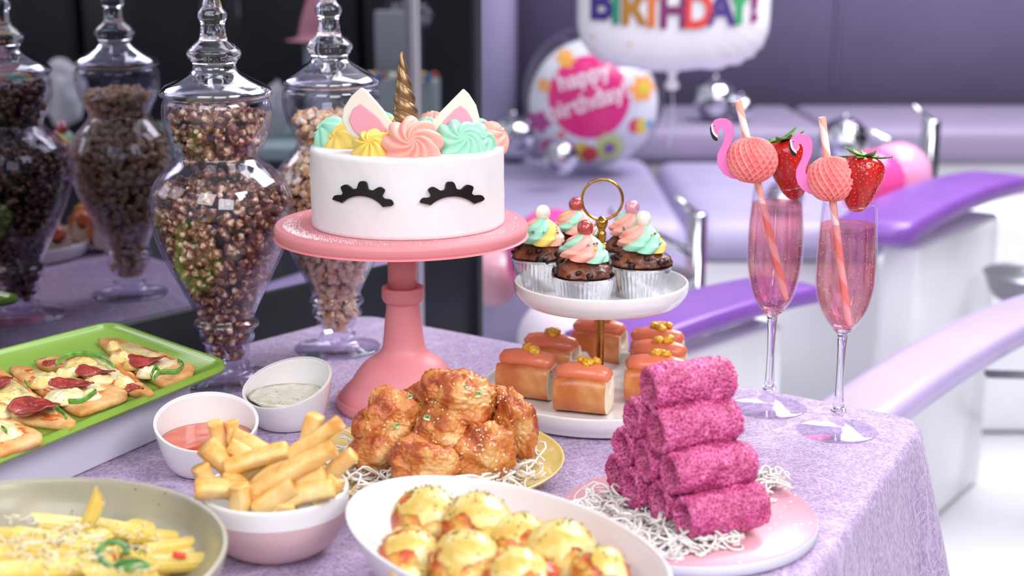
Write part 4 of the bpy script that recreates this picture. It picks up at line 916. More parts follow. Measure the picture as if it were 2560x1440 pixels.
# hot dog buns --------------------------------------------------------
M_cr = mat('bun_crust', [(.3, '#a8562a'), (.5, '#c4713a'), (.7, '#dba066')], scale=30, rough=.32, coat=.3, bump=.12, bscale=300, aniso=(1, 2, 1))
M_crumb = mat('bun_crumb', [(.3, '#e9d9be'), (.7, '#f6ecd9')], scale=150, rough=.8, bump=.5, bscale=500)
M_saus = mat('sausage', [(.3, '#dd7350'), (.7, '#e98a66')], scale=20, rough=.3, coat=.35, sss=.1)
M_rel = mat('relish', [(.35, '#dd9a14'), (.55, '#f2b92a'), (.7, '#f6cf57')], scale=150, rough=.2, coat=.4, sss=.2)
BUN = None
def hotdog(px, py, yaw, L, label, seed):
    b0 = at(px, py, flL + .0005); t = thing('hot_dog_bun', label, 'hot dog', b0, yaw, 'mini hot dog buns on the lower plate')
    W, Hh = .0185, .030; sl = []
    out = []   # cross-section from the right slit edge, round the bottom, to the left slit edge
    pts = [(.0112, .0350), (.0134, .0362), (.0160, .0345), (.0186, .0285), (.0200, .0190), (.0192, .0095), (.0158, .0028), (.009, .0002), (0, 0), (-.009, .0002), (-.0158, .0028), (-.0192, .0095), (-.0200, .0190), (-.0186, .0285), (-.0160, .0345), (-.0134, .0362), (-.0112, .0350), (-.0105, .028), (-.006, .0215), (0, .0195), (.006, .0215), (.0105, .028)]
    n = len(pts); nx = 14; V = []; mi = []; Fc = []
    for i in range(nx + 1):
        s = i / nx * 2 - 1; sc_ = 1 - .05 * s ** 4; x = s * L / 2
        for k, (y, z) in enumerate(pts): V.append((x, y * sc_ * (1 + .02 * math.sin(3 * s + seed + y * 200)), z * sc_ * (1 + .012 * math.sin(5 * s + seed))))
    for i in range(nx):
        for k in range(n): Fc.append((i * n + k, i * n + (k + 1) % n, (i + 1) * n + (k + 1) % n, (i + 1) * n + k)); mi.append(1 if k >= 16 else 0)
    Fc = [q[::-1] for q in Fc]
    Fc.append(tuple(range(n))); mi.append(1); Fc.append(tuple(nx * n + k for k in range(n))[::-1]); mi.append(1)
    m = MB(); m.add(V, Fc, mi); o = linkm('bun', m, [M_cr, M_crumb], t, angle=50); bv = o.modifiers.new('b', 'BEVEL'); bv.width = .0012; bv.segments = 2; bv.limit_method = 'ANGLE'; bv.angle_limit = R_(50)
    m = MB(); Ls = L * .49; cp = [(-Ls, .0, .0325), (-Ls * .97, 0, .033), (-Ls * .88, 0, .0345), (-Ls * .5, 0, .0355), (0, .0, .036), (Ls * .5, 0, .0355), (Ls * .88, 0, .0345), (Ls * .97, 0, .033), (Ls, 0, .0325)]
    tube(m, cp, [.003, .0075, .0108, .0122, .0124, .0122, .0108, .0075, .003], 28); linkm('sausage', m, M_saus, t)
    m = MB(); rs = random.Random(seed)
    for k in range(7): lump(m, (.004 + rs.uniform(-.0075, .0075), rs.uniform(-.005, .005), .0487 + rs.uniform(-.001, .002)), .0050, .0042, .0036, 3, .3, 2, seed=seed * 9 + k)
    linkm('relish', m, M_rel, t)
for a in ((1320, 988, -.42, .057, 'hot dog bun at front left of the lower plate', 1), (1458, 1024, -.30, .053, 'hot dog bun front centre, nearest the plate rim', 2), (1640, 1003, -.27, .059, 'hot dog bun front right, behind the pink rolls', 3),
          (1646, 962, -.28, .054, 'middle hot dog bun of the three in the right row', 4), (1642, 927, -.28, .053, 'rearmost hot dog bun in the right row', 5), (1498, 903, -.36, .055, 'hot dog bun standing behind the gold post', 6), (1378, 943, -.40, .055, 'hot dog bun behind the front left one', 7)):
    hotdog(*a)
# ================================================================== NOODLES
def noodles(name, label, cen, Rx, n, zb, zh, rad, seed, M, hole=0, spread=1.0, yaw=0):
    rs = random.Random(seed); m = MB()
    for k in range(n):
        a = rs.uniform(0, 2 * PI); r = Rx * math.sqrt(rs.uniform(hole, 1)); x, y = r * math.cos(a), r * math.sin(a); z = zb + rs.uniform(0, zh)
        h = rs.uniform(0, 2 * PI); cur = rs.uniform(-1, 1) * 320; vz = rs.uniform(-.4, .5); P = []
        stp = rad * 3.6
        for i in range(rs.randint(10, 22)):
            P.append((x, y, max(z, zb + rad))); h += cur * stp * .5; cur += rs.uniform(-260, 260); cur = max(-430, min(430, cur))
            x += math.cos(h) * stp; y += math.sin(h) * stp; z += vz * stp; vz += rs.uniform(-.5, .5) - (z - zb - zh * .5) * 40; vz = max(-.8, min(.8, vz))
            q = math.hypot(x, y)
            if q > Rx * spread: h += 1.1
        if len(P) > 2: tube(m, P, rad * rs.uniform(.8, 1.1), 6)
    o = linkm(name, m, M); o.location = cen; return tag(o, label, 'noodles', None, 'stuff')
M_nd = mat('rice_noodle', '#f3ebe6', rough=.35, sss=.3, sssr=.003)
# ================================================================== CHICKEN
Yc = Vector((-.066, 1.183, T)); Mye = mat('yellow_plate', [(.3, '#ecd078'), (.7, '#f1d986')], scale=10, rough=.15, coat=.5)
yp = thing('yellow_plate', 'round yellow plate under the fried chicken', 'plate', Yc); m = MB()
lathe(m, smooth_prof([(.06, .0005), (.066, .001), (.085, .006), (.105, .016), (.111, .0215), (.1095, .0222), (.104, .0185), (.085, .0095), (.06, .0055)], 4) + [(.001, .005)], 96); linkm('plate_body', m, Mye, yp)
noodles('crispy_noodles', 'white crispy rice noodles under the fried chicken on the yellow plate', Yc + Vector((0, 0, 0)), .086, 230, .009, .018, .0011, 11, M_nd, .25, 1.08)
M_ch = mat('fried_chicken', [(.30, '#78300f'), (.42, '#ad5120'), (.50, '#c87736'), (.57, '#d89a55'), (.68, '#e8c188')], scale=30, detail=6, rough=.36, coat=.3, bump=.45, bscale=420, distort=.4)
def chicken(px, py, dY, hw, hh, label, seed, rt=(0, 0, 0), dep=.85):
    c = atY(px, py, Yc.y + dY); k = (c.y * CP + .4) / F; v, f = ico(6); rs = np.random.RandomState(seed)
    d = 1 + .22 * fbm(v, 1.0, 2, seed) - .11 * np.clip(1 - np.abs(vn(v, 1.3, seed + 5)) * 3, 0, 1) + .07 * fbm(v, 3.4, 3, seed + 2, .5) - .05 * np.clip(1 - np.abs(vn(v, 4.5, seed + 9)) * 4, 0, 1) + .03 * fbm(v, 13, 2, seed + 3) + .014 * fbm(v, 34, 2, seed + 7)
    v = v * d[:, None] * np.array([hw * k, max(hw, hh) * k * dep, hh * k]); v = v @ np.array(rot3(*rt)).T
    m = MB(); m.add(v, f); o = linkm('fried_chicken', m, M_ch); o.location = c; tag(o, label, 'chicken', 'fried chicken pieces'); return o
chicken(1066, 1012, .045, 50, 50, 'fried chicken piece half hidden behind the top centre piece', 30)
for a in ((1142, 1002, .005, 98, 66, 'large fried chicken piece on top of the pile', 21, (0, .1, .2)), (974, 1058, -.005, 78, 70, 'fried chicken piece at upper left of the pile, with spring onion', 22, (0, .2, 0)),
          (1110, 1085, -.03, 66, 46, 'small fried chicken piece in the middle of the pile', 23, (0, .15, 0)), (1283, 1062, .0, 49, 76, 'upright fried chicken piece at the right of the pile', 24, (0, -.15, 0)),
          (1058, 1158, -.055, 82, 56, 'fried chicken piece at lower middle, behind the oval dish', 25, (0, .1, 0)), (1205, 1130, -.035, 66, 68, 'reddish fried chicken piece at lower right with sesame', 26, (0, .6, 0)),
          (945, 1128, -.02, 62, 50, 'dark fried chicken piece at lower left of the pile', 27), (1235, 1000, .05, 42, 30, 'small fried chicken tip behind the top piece', 28)): chicken(*a)
M_on = mat('spring_onion', [(.4, '#5da35a'), (.6, '#d9ecc4')], scale=160, rough=.4)
# ================================================================== PINK NET ROLLS
PP = Vector((.1385, 1.080, T)); pp = thing('pink_plate', 'round flat pink speckled board under the magenta rolls', 'plate', PP)
m = MB(); lathe(m, [(.0995, .0005), (.1025, .002), (.103, .009), (.102, .0108)], 96, capt=False, capb=True); linkm('plate_rim', m, mat('pale_rim', '#dfe0ea', rough=.3), pp)
m = MB(); lathe(m, [(.102, .0108), (.1012, .0118), (.05, .0118), (.001, .0118)], 96, capb=False, capt=False); linkm('plate_top', m, mat('pink_terrazzo', [(.3, '#e7a3b4'), (.7, '#ecb0be')], scale=12, rough=.3, specks=(150, .2, '#fdf6f2', .35)), pp)
noodles('crispy_noodles', 'white crispy rice noodles under the magenta rolls', PP + Vector((-.028, -.026, 0)), .062, 330, .012, .009, .00105, 12, M_nd, 0, 1.0)
noodles('crispy_noodles', 'small tangle of white noodles right of the magenta rolls', PP + Vector((.062, .045, 0)), .022, 34, .012, .012, .00105, 13, M_nd, 0, 1.15)
def net_mat():
    m = bpy.data.materials.new('magenta_net'); m.use_nodes = True; N = m.node_tree.nodes; L = m.node_tree.links; b = N['Principled BSDF']; b.inputs['Roughness'].default_value = .35
    b.inputs['Subsurface Weight'].default_value = .2; b.inputs['Subsurface Scale'].default_value = .003; b.inputs['Coat Weight'].default_value = .2
    tc = N.new('ShaderNodeTexCoord'); n = N.new('ShaderNodeTexNoise'); n.inputs['Scale'].default_value = 160; L.new(tc.outputs['Object'], n.inputs[0])
    ad = N.new('ShaderNodeVectorMath'); ad.operation = 'MULTIPLY_ADD'; L.new(n.outputs['Color'], ad.inputs[0]); ad.inputs[1].default_value = (.003, .003, .003); L.new(tc.outputs['Object'], ad.inputs[2])
    v = N.new('ShaderNodeTexVoronoi'); v.feature = 'DISTANCE_TO_EDGE'; v.inputs['Scale'].default_value = 330; L.new(ad.outputs[0], v.inputs['Vector'])
    r = N.new('ShaderNodeValToRGB'); e = r.color_ramp.elements; e[0].position = .02; e[0].color = rgb('#ee86bc'); e[1].position = .30; e[1].color = rgb('#b02c68'); q = e.new(.12); q.color = rgb('#d2458c'); L.new(v.outputs['Distance'], r.inputs[0])
    n2 = N.new('ShaderNodeTexNoise'); n2.inputs['Scale'].default_value = 55; L.new(tc.outputs['Object'], n2.inputs[0]); mx = N.new('ShaderNodeMix'); mx.data_type = 'RGBA'; mx.blend_type = 'MULTIPLY'; mx.inputs[0].default_value = .6
    r2 = N.new('ShaderNodeValToRGB'); e = r2.color_ramp.elements; e[0].position = .35; e[0].color = rgb('#c8809c'); e[1].position = .6; e[1].color = (1, 1, 1, 1); L.new(n2.outputs['Fac'], r2.inputs[0]); L.new(r.outputs[0], mx.inputs[6]); L.new(r2.outputs[0], mx.inputs[7]); L.new(mx.outputs[2], b.inputs['Base Color'])
    bp = N.new('ShaderNodeBump'); bp.invert = True; bp.inputs['Strength'].default_value = .9; bp.inputs['Distance'].default_value = .0012; L.new(v.outputs['Distance'], bp.inputs['Height']); L.new(bp.outputs[0], b.inputs['Normal']); return m
M_rl = net_mat()
M_rl2 = mat('roll_inside', [(.3, '#7c2436'), (.7, '#a84a58')], scale=90, rough=.6, bump=.6, bscale=300)
def roll_mesh(seed):
    L, R = .068, .0172; nx, sg = 110, 150; V = []; path = []
    # wall cross-section along the axis: outside, lip, inside
    ring = [(s, R) for s in np.linspace(-1, 1, nx)] ; V = []
    for s, r in ring:
        for j in range(sg):
            a = 2 * PI * j / sg; e = abs(s); V.append((s * L / 2, r * math.cos(a) * (1 - .10 * e ** 6), r * math.sin(a) * (1 - .10 * e ** 6)))
    v = np.array(V); u = v * 1.0
    rad = u.copy(); rad[:, 0] = 0; rad /= np.linalg.norm(rad, axis=1)[:, None]
    d = .0016 * fbm(v, 85, 2, seed) + .0011 * fbm(v, 330, 2, seed + 4) + .0007 * np.abs(vn(v, 650, seed + 8)) * 2
    v = v + rad * d[:, None]; v[:, 0] += .0012 * fbm(u, 260, 2, seed + 1) * (np.abs(u[:, 0]) > L * .46)
    Fc = [(i * sg + j, (i + 1) * sg + j, (i + 1) * sg + (j + 1) % sg, i * sg + (j + 1) % sg) for i in range(nx - 1) for j in range(sg)]
    # recessed ends
    for side in (0, 1):
        b = side * (nx - 1) * sg; prev = list(range(b, b + sg)); cx = v[b:b + sg]
        for kk, (rf, dx) in enumerate(((.84, .0015), (.72, -.001), (.66, -.006), (.3, -.008))):
            sgn = 1 if side else -1; q = cx.copy(); q[:, 1:] *= rf; q[:, 0] = sgn * (L / 2 + dx) + (.001 * vn(cx, 300, kk) if kk < 2 else 0); n0 = len(v); v = np.concatenate([v, q]); cur = list(range(n0, n0 + sg))
            for j in range(sg):
                j2 = (j + 1) % sg; Fc.append((prev[j], cur[j], cur[j2], prev[j2]) if side else (prev[j2], cur[j2], cur[j], prev[j]))
            prev = cur
        Fc.append(tuple(prev) if side else tuple(prev[::-1]))
    m = MB(); m.add(v, Fc); return m
rmes = []
for s in range(4):
    o = linkm('lace_roll', roll_mesh(s * 13), M_rl); rmes.append(o.data); bpy.data.objects.remove(o)
yawr = math.atan2(.030, .070); ax = Vector((math.cos(yawr), math.sin(yawr), 0)); bk = Vector((-math.sin(yawr), math.cos(yawr), 0)); d_ = .0345
R4 = at(1803, 1278, .034); cnt = 0
names = {(0, 0): 'front magenta lace roll lying lowest and nearest on the noodles', (0, 1): 'magenta roll in the bottom layer behind the front roll, end facing left', (0, 2): 'magenta roll in the bottom layer third from the front', (0, 3): 'rearmost bottom magenta roll at the far left of the pile',
         (1, 0): 'magenta lace roll one step above the front roll', (1, 1): 'magenta roll in the second layer, seen by its left end', (1, 2): 'magenta roll in the second layer at the back of the pile',
         (2, 0): 'magenta lace roll second from the top, long side visible', (2, 1): 'magenta roll behind, just below the top roll', (3, 0): 'topmost magenta lace roll on the pile'}
rs = random.Random(5)
for lay in range(4):
    for k in range(4 - lay):
        o = bpy.data.objects.new('lace_roll', rmes[cnt % 4]); C.objects.link(o)
        p = R4 + bk * (d_ * (k + lay * .5)) + Vector((0, 0, d_ * .835 * lay)) + ax * (rs.uniform(-.003, .003) - .0012 * lay - (.004 if k else 0)) 
        o.location = p; o.rotation_mode = 'QUATERNION'; o.rotation_quaternion = (Matrix.Rotation(yawr + rs.uniform(-.05, .05), 3, 'Z') @ Matrix.Rotation(rs.uniform(0, 6.2), 3, 'X')).to_quaternion()
        tag(o, names[(lay, k)], 'roll', 'magenta lace rolls'); cnt += 1
# ================================================================== BOWLS
def tilt_bowl(bx_, by_, rim, rb, zr, slope, sdir, fillz, M_f, label, flabel, fname, seed):
    b0 = at(bx_, by_); t = thing('dip_bowl', label, 'bowl', b0, 0, 'slanted white dip bowls'); sg = 72; th = .003; V = []; n = 0
    prm = [(rb * .8, 0), (rb, .002), (rb + (rim - rb) * .45, zr * .28), (rb + (rim - rb) * .8, zr * .65), (rim, zr * .985), (rim - .0008, zr), (rim - th * .8, zr), (rim - th, zr * .97), (rb + (rim - rb) * .75 - th, zr * .6), (rb + (rim - rb) * .25, zr * .22), (rb * .7, .008), (.001, .007)]
    prm = smooth_prof(prm, 3)
    for r, z in prm:
        for j in range(sg):
            a = 2 * PI * j / sg; V.append((r * math.cos(a), r * math.sin(a), z + slope * (z / zr) ** 1.6 * math.cos(a - sdir)))
    n = len(prm); Fc = [(i * sg + j, i * sg + (j + 1) % sg, (i + 1) * sg + (j + 1) % sg, (i + 1) * sg + j) for i in range(n - 1) for j in range(sg)] + [tuple(range(sg))[::-1]]
    m = MB(); m.add(V, Fc); linkm('bowl_body', m, M_wc, t)
    zz = fillz; R_in = (rb + (rim - rb) * .80 - th) ; m = MB(); pr = [(R_in * q, zz + .0006 * (1 - q)) for q in (1, .9, .75, .6, .45, .3, .15, .01)]
    lathe(m, [(R_in * .6, zz - .012)] + pr, 60, capt=False); v = m.verts(); v[:, 2] += (.0022 if fname != 'chilli_sauce' else .0004) * fbm(v, 110, 3, seed) * (np.hypot(v[:, 0], v[:, 1]) < R_in * .95); m.set(v)
    o = linkm(fname, m, M_f); o.location = b0; tag(o, flabel, 'sauce'); return b0, zz, R_in
M_red = mat('chilli', [(.35, '#cf4219'), (.65, '#e2652f')], scale=35, rough=.12, coat=.5, sss=.3)
M_tar = mat('tartare', [(.35, '#d9d6c0'), (.65, '#ebe8d6')], scale=60, rough=.25, coat=.3, specks=(260, .22, '#54683f', .14))
tilt_bowl(522, 1172, .0452, .031, .044, .0125, R_(105), .0305, M_red, 'slanted white dip bowl of orange chilli sauce behind the fries', 'orange chilli sauce in the left dip bowl', 'chilli_sauce', 3)
tilt_bowl(722, 1060, .0430, .030, .042, .0135, R_(60), .0300, M_tar, 'slanted white dip bowl of tartare sauce beside the cake stand', 'creamy white tartare sauce with herbs in the right dip bowl', 'tartare_sauce', 4)
# fries bowl
FB = at(692, 1369); DF = FB.y; zf = zpx(1217, DF); Rf = rpx(185, DF, zf)
fb_ = thing('fries_bowl', 'white bowl with matte pink outside holding french fries', 'bowl', FB); th = .0035
pr = smooth_prof([(Rf * .45, .0005), (Rf * .62, .0015), (Rf * .82, .010), (Rf * .96, .024), (Rf, zf * .72)], 4); m = MB(); lathe(m, pr, 96, capt=False); linkm('pink_outside', m, mat('dusty_pink', [(.3, '#d3b1b1'), (.7, '#d8b8b8')], scale=10, rough=.4), fb_)
pr = smooth_prof([(Rf, zf * .72), (Rf * 1.0, zf * .97), (Rf - .001, zf), (Rf - th, zf - .0005), (Rf - th - .001, zf * .6), (Rf * .8, .016), (Rf * .5, .008)], 4) + [(.001, .007)]
m = MB(); lathe(m, pr, 96, capb=False, capt=False); linkm('white_rim', m, M_wc, fb_)
M_fr = mat('french_fry', [(.30, '#c4702a'), (.39, '#e09c48'), (.50, '#f0c474'), (.7, '#f8dc9e')], scale=40, detail=5, rough=.4, coat=.12, bump=.25, bscale=350, sss=.15)
def fry(x0, y0, x1, y1, w_, dy0, dy1, seed, label):
    p0, p1 = atY(x0, y0, DF + dy0), atY(x1, y1, DF + dy1); rs = random.Random(seed); k = (DF * CP + .4) / F; r = w_ * .5 * k * 1.16
    L = (p1 - p0).length; mid = (p0 + p1) / 2 + Vector((rs.uniform(-1, 1), rs.uniform(-1, 1), rs.uniform(-.2, 1))) * L * .05; c = mid
    P = cr3([p0 - c, mid - c, p1 - c], 9); n = len(P); rad = [r * (.93 if i in (0, n - 1) else 1) * (1 + .05 * math.sin(i * .35 + seed)) for i in range(n)]
    m = MB(); V0 = MB(); nseg = 16; path = P; nrm = Vector((rs.uniform(-1, 1), -1, rs.uniform(-1, 1))); V = []
    for i in range(n):
        t = (path[min(i + 1, n - 1)] - path[max(i - 1, 0)]).normalized(); nrm = (nrm - t * nrm.dot(t)).normalized(); b = t.cross(nrm)
        for j in range(nseg):
            a = 2 * PI * j / nseg; ca, sa = math.cos(a), math.sin(a); e = .5; q = (nrm * math.copysign(abs(ca) ** e, ca) + b * math.copysign(abs(sa) ** e, sa)) * rad[i] * .86; V.append(tuple(path[i] + q))
    Fc = [(i * nseg + j, i * nseg + (j + 1) % nseg, (i + 1) * nseg + (j + 1) % nseg, (i + 1) * nseg + j) for i in range(n - 1) for j in range(nseg)] + [tuple(range(nseg))[::-1], tuple((n - 1) * nseg + j for j in range(nseg))]
    v = np.array(V); v += .0006 * np.c_[vn(v, 180, seed), vn(v, 180, seed + 1), vn(v, 180, seed + 2)]; m.add(v, Fc); o = linkm('french_fry', m, M_fr, angle=70); o.location = c
    bv = o.modifiers.new('b', 'BEVEL'); bv.width = .0012; bv.segments = 2; bv.limit_method = 'ANGLE'; bv.angle_limit = R_(60)
    tag(o, label, 'french fry', 'french fries in the pink bowl')
FR = [(852, 1055, 615, 1235, 31, -.012, -.012, 'longest fry, reaching to the upper right over the bowl'), (838, 1118, 628, 1238, 32, -.025, -.03, 'pale long fry just below the longest one'), (885, 1133, 800, 1212, 30, 0, .0, 'fry tip sticking out over the right rim of the bowl'),
      (720, 1125, 562, 1172, 31, -.015, -.02, 'fry lying across the middle, below the upright tips'), (512, 1112, 600, 1195, 38, -.012, -.005, 'thick fry with rounded tip in front of the chilli sauce'), (537, 1055, 551, 1130, 28, .008, .008, 'short upright fry in front of the chilli sauce bowl'),
      (576, 1052, 588, 1120, 26, .012, .01, 'narrow upright fry tip beside the short upright one'), (583, 1084, 680, 1138, 29, .0, .0, 'fry running down right from the upright tips'), (574, 1110, 640, 1148, 32, -.006, -.006, 'blunt fry beneath the one running down right'),
      (790, 1038, 770, 1110, 34, .02, .02, 'upright fry with browned end at the back right'), (486, 1224, 618, 1230, 36, -.035, -.03, 'fry tapering out over the left rim of the bowl'), (498, 1165, 530, 1222, 34, -.02, -.02, 'fry with browned tip above the left rim'),
      (598, 1214, 600, 1275, 34, -.042, -.042, 'fry pointing down against the front rim'), (735, 1212, 640, 1275, 36, -.038, -.04, 'orange toned fry near the front rim'), (835, 1222, 705, 1255, 38, -.036, -.036, 'broad pale fry lying along the front right rim'),
      (812, 1185, 680, 1228, 42, -.02, -.025, 'wide golden fry beneath the pale long fry'), (740, 1268, 660, 1276, 28, -.04, -.04, 'fry mostly sunk at the front rim'), (840, 1196, 826, 1248, 30, -.0, -.0, 'reddish fry against the right inside of the bowl'),
      (690, 1160, 600, 1200, 34, .0, .0, 'fry under the crossing fries at the centre left'), (560, 1190, 640, 1250, 36, -.02, -.03, 'fry sunk between the left ones'), (770, 1110, 660, 1200, 34, .01, .0, 'fry behind the longest one'), (560, 1160, 650, 1215, 36, .01, .0, 'fry deep in the bowl at left'),
      (800, 1150, 720, 1215, 34, .02, .01, 'fry deep in the bowl at right'), (640, 1255, 690, 1200, 36, -.03, -.02, 'fry half hidden below the wide golden fry'), (780, 1262, 845, 1205, 34, -.03, -.02, 'fry half hidden behind the broad pale fry')]
for i, a in enumerate(FR): fry(*a[:7], i + 3, a[7])
# oval dish with meatballs
OB = Vector((-.008, .921, T)); oa = R_(130.2); od = thing('oval_dish', 'large oval white dish of cheese-topped meatballs at the front', 'dish', OB, oa)
m = MB(); lathe(m, smooth_prof([(.55, .0005), (.6, .001), (.78, .016), (.93, .040), (1.0, .0555), (.993, .0575), (.972, .0565), (.9, .040), (.74, .020), (.5, .0085)], 4) + [(.001, .008)], 110, a=.1405, b=.0830); linkm('dish_body', m, M_wc, od)
M_mb = mat('cheesy_meatball', [(.34, '#9a3414'), (.43, '#cc5620'), (.49, '#d99240'), (.57, '#e3bd5c'), (.70, '#efe0ac')], scale=30, detail=5, rough=.3, coat=.4, bump=.5, bscale=240, distort=.5, specks=(330, .25, '#4a4a24', .12))
M_ts = mat('tomato_sauce', [(.35, '#9c2a12'), (.55, '#c8401d'), (.7, '#dd6a38')], scale=90, rough=.2, coat=.5, bump=.6, bscale=260)
M_che = mat('melted_cheese', [(.35, '#dcae4c'), (.52, '#e8cf80'), (.68, '#f4ebc4')], scale=40, rough=.25, coat=.4, sss=.3, bump=.3, bscale=200)
m = MB(); patch(m, [(.085 * math.cos(a), .046 * math.sin(a)) for a in np.linspace(0, 2 * PI, 30)[:-1]], .010, .022, 16, 90, 5, .25, 70, 6)
o = linkm('tomato_sauce', m, M_ts); o.location = OB + Vector((.012, -.012, .002)); o.rotation_euler = (0, 0, oa); tag(o, 'lumpy red tomato sauce around the meatballs in the oval dish', 'sauce')
for i, (px, py, Yd, rp, lb) in enumerate(((1068, 1312, .035, 72, 'meatball at the far left end of the oval dish'), (1193, 1326, .018, 72, 'second meatball along the back of the oval dish, red sauce on its left'), (1300, 1372, .0, 66, 'third meatball with pale cheese in the middle of the dish'),
      (1400, 1395, -.018, 72, 'fourth meatball right of centre with red sauce on its side'), (1025, 1400, -.005, 62, 'meatball at the left front edge of the pile'), (1165, 1420, -.03, 70, 'meatball in the front middle, cut by the frame'), (1500, 1440, -.045, 56, 'small meatball at the right end of the dish'), (1290, 1455, -.05, 66, 'meatball at the bottom frame edge'))):
    c = atY(px, py, OB.y + Yd); r = rp / F * (c.y * CP + .4); m = MB(); lump(m, (0, 0, 0), r, r, r * .95, 5, .06, 2.2, 4, seed=60 + i)
    o = linkm('meatball', m, M_mb); o.location = c; tag(o, lb, 'meatball', 'meatballs in the oval dish')
    # cheese draped over
    m = MB(); v, f = ico(5); q = v.copy(); d = 1.035 + .03 * fbm(v, 3, 3, i); keep = (v[:, 2] + .75 * vn(v, 2.1, i + 4)) > .46
    idx = np.cumsum(keep) - 1; q = q * d[:, None] * r; ff = [tuple(int(idx[k]) for k in t_) for t_ in f if all(keep[k] for k in t_)]
    m.add(q[keep], ff); ch = linkm('cheese', m, M_che, o); sd = ch.modifiers.new('s', 'SOLIDIFY'); sd.thickness = .0012
    rs = random.Random(i)
    m = MB()
    for k in range(26):
        a, e = rs.uniform(0, 6.28), rs.uniform(.1, 1.5); box(m, (r * 1.06 * math.cos(e) * math.cos(a), r * 1.06 * math.cos(e) * math.sin(a), r * 1.06 * math.sin(e)), (.0015, .0009, .0006), rot=rot3(*[rs.uniform(0, 3) for _ in range(3)]))
    linkm('herb_flakes', m, mat('herb', '#5a5f2c', rough=.7), o, smooth=False)['kind'] = 'stuff'
rs = random.Random(8)
for i, (px, py, Yd, s) in enumerate(((1130, 1350, .0, .010), (1230, 1400, -.03, .012), (1360, 1430, -.05, .010), (1010, 1440, -.04, .010), (1090, 1390, -.015, .009))):
    c = atY(px, py, OB.y + Yd); m = MB(); lump(m, (0, 0, 0), s, s, s * .6, 4, .3, 2, seed=i); o = linkm('sauce_dollop', m, M_ts if i % 2 == 0 else M_che); o.location = c
    tag(o, ['red sauce dollop between the first two meatballs', 'melted cheese dollop at the centre front of the dish', 'red sauce dollop beside the fourth meatball', 'melted cheese dollop at the lower left of the dish', 'red sauce dollop in front of the far left meatball'][i], 'sauce')
# pasta bowl
PB = Vector((-.324, .859, T)); pbw = thing('pasta_bowl', 'wide speckled grey stoneware bowl of penne at lower left', 'bowl', PB)
M_st = mat('stoneware', [(.3, '#8e8b79'), (.5, '#a29e89'), (.7, '#aea992')], scale=14, detail=5, rough=.3, coat=.3, specks=(210, .17, '#47463e', .12))
m = MB(); lathe(m, smooth_prof([(.07, .0005), (.075, .001), (.11, .022), (.135, .055), (.1405, .070), (.139, .0715), (.1365, .070), (.128, .050), (.10, .024), (.07, .012)], 4) + [(.001, .011)], 110); linkm('bowl_body', m, M_st, pbw)
m = MB(); tube(m, [(.1388 * math.cos(a), .1388 * math.sin(a), .0709) for a in np.linspace(0, 2 * PI, 97)], .0013, 8, cap=False); linkm('rim_glaze', m, mat('rim_pale', '#c9c4b2', rough=.25, coat=.4), pbw)
M_pen = mat('penne', [(.3, '#e5bf55'), (.5, '#efd47a'), (.7, '#f5e3a0')], scale=25, rough=.3, coat=.3, sss=.25, sssr=.004)
def penne_mesh():
    L, R, r = .040, .0062, .0048; sg = 36; nx = 6; V = []
    for rad, rib in ((R, 1), (r, 0)):
        for i in range(nx + 1):
            for j in range(sg):
                a = 2 * PI * j / sg; x = -L / 2 + L * i / nx; q = rad + (.00028 * math.cos(12 * a) if rib else 0); x += q * math.cos(a) * .95; V.append((x, q * math.cos(a), q * math.sin(a)))
    n1 = (nx + 1) * sg; Fc = []
    for i in range(nx):
        for j in range(sg):
            j2 = (j + 1) % sg; Fc.append((i * sg + j, (i + 1) * sg + j, (i + 1) * sg + j2, i * sg + j2)); Fc.append((n1 + i * sg + j, n1 + i * sg + j2, n1 + (i + 1) * sg + j2, n1 + (i + 1) * sg + j))
    for j in range(sg): j2 = (j + 1) % sg; Fc.append((j, j2, n1 + j2, n1 + j)); b = nx * sg; Fc.append((b + j, n1 + b + j, n1 + b + j2, b + j2))
    m = MB(); m.add(V, Fc); return m
o = linkm('penne', penne_mesh(), M_pen, angle=45); pme = o.data; bpy.data.objects.remove(o)
def penne(c, yaw, pitch, rl, label, s=1):
    o = bpy.data.objects.new('penne', pme); C.objects.link(o); o.location = c; o.rotation_euler = (rl, pitch, yaw); o.scale = (s,) * 3; tag(o, label, 'pasta', 'penne in the grey bowl'); return o
m = MB(); lathe(m, smooth_prof([(.098, .024), (.104, .030), (.075, .043), (.03, .050), (.001, .051)], 4), 72, capt=False, capb=True); v = m.verts(); v[:, 2] += .003 * fbm(v, 60, 3, 3); m.set(v)
o = linkm('cream_sauce', m, mat('cream_sauce', [(.35, '#e6cd86'), (.6, '#f3e3b8'), (.75, '#faf2dc')], scale=45, rough=.3, coat=.3, sss=.2)); o.location = PB; tag(o, 'creamy yellow sauce around the penne in the grey bowl', 'sauce')
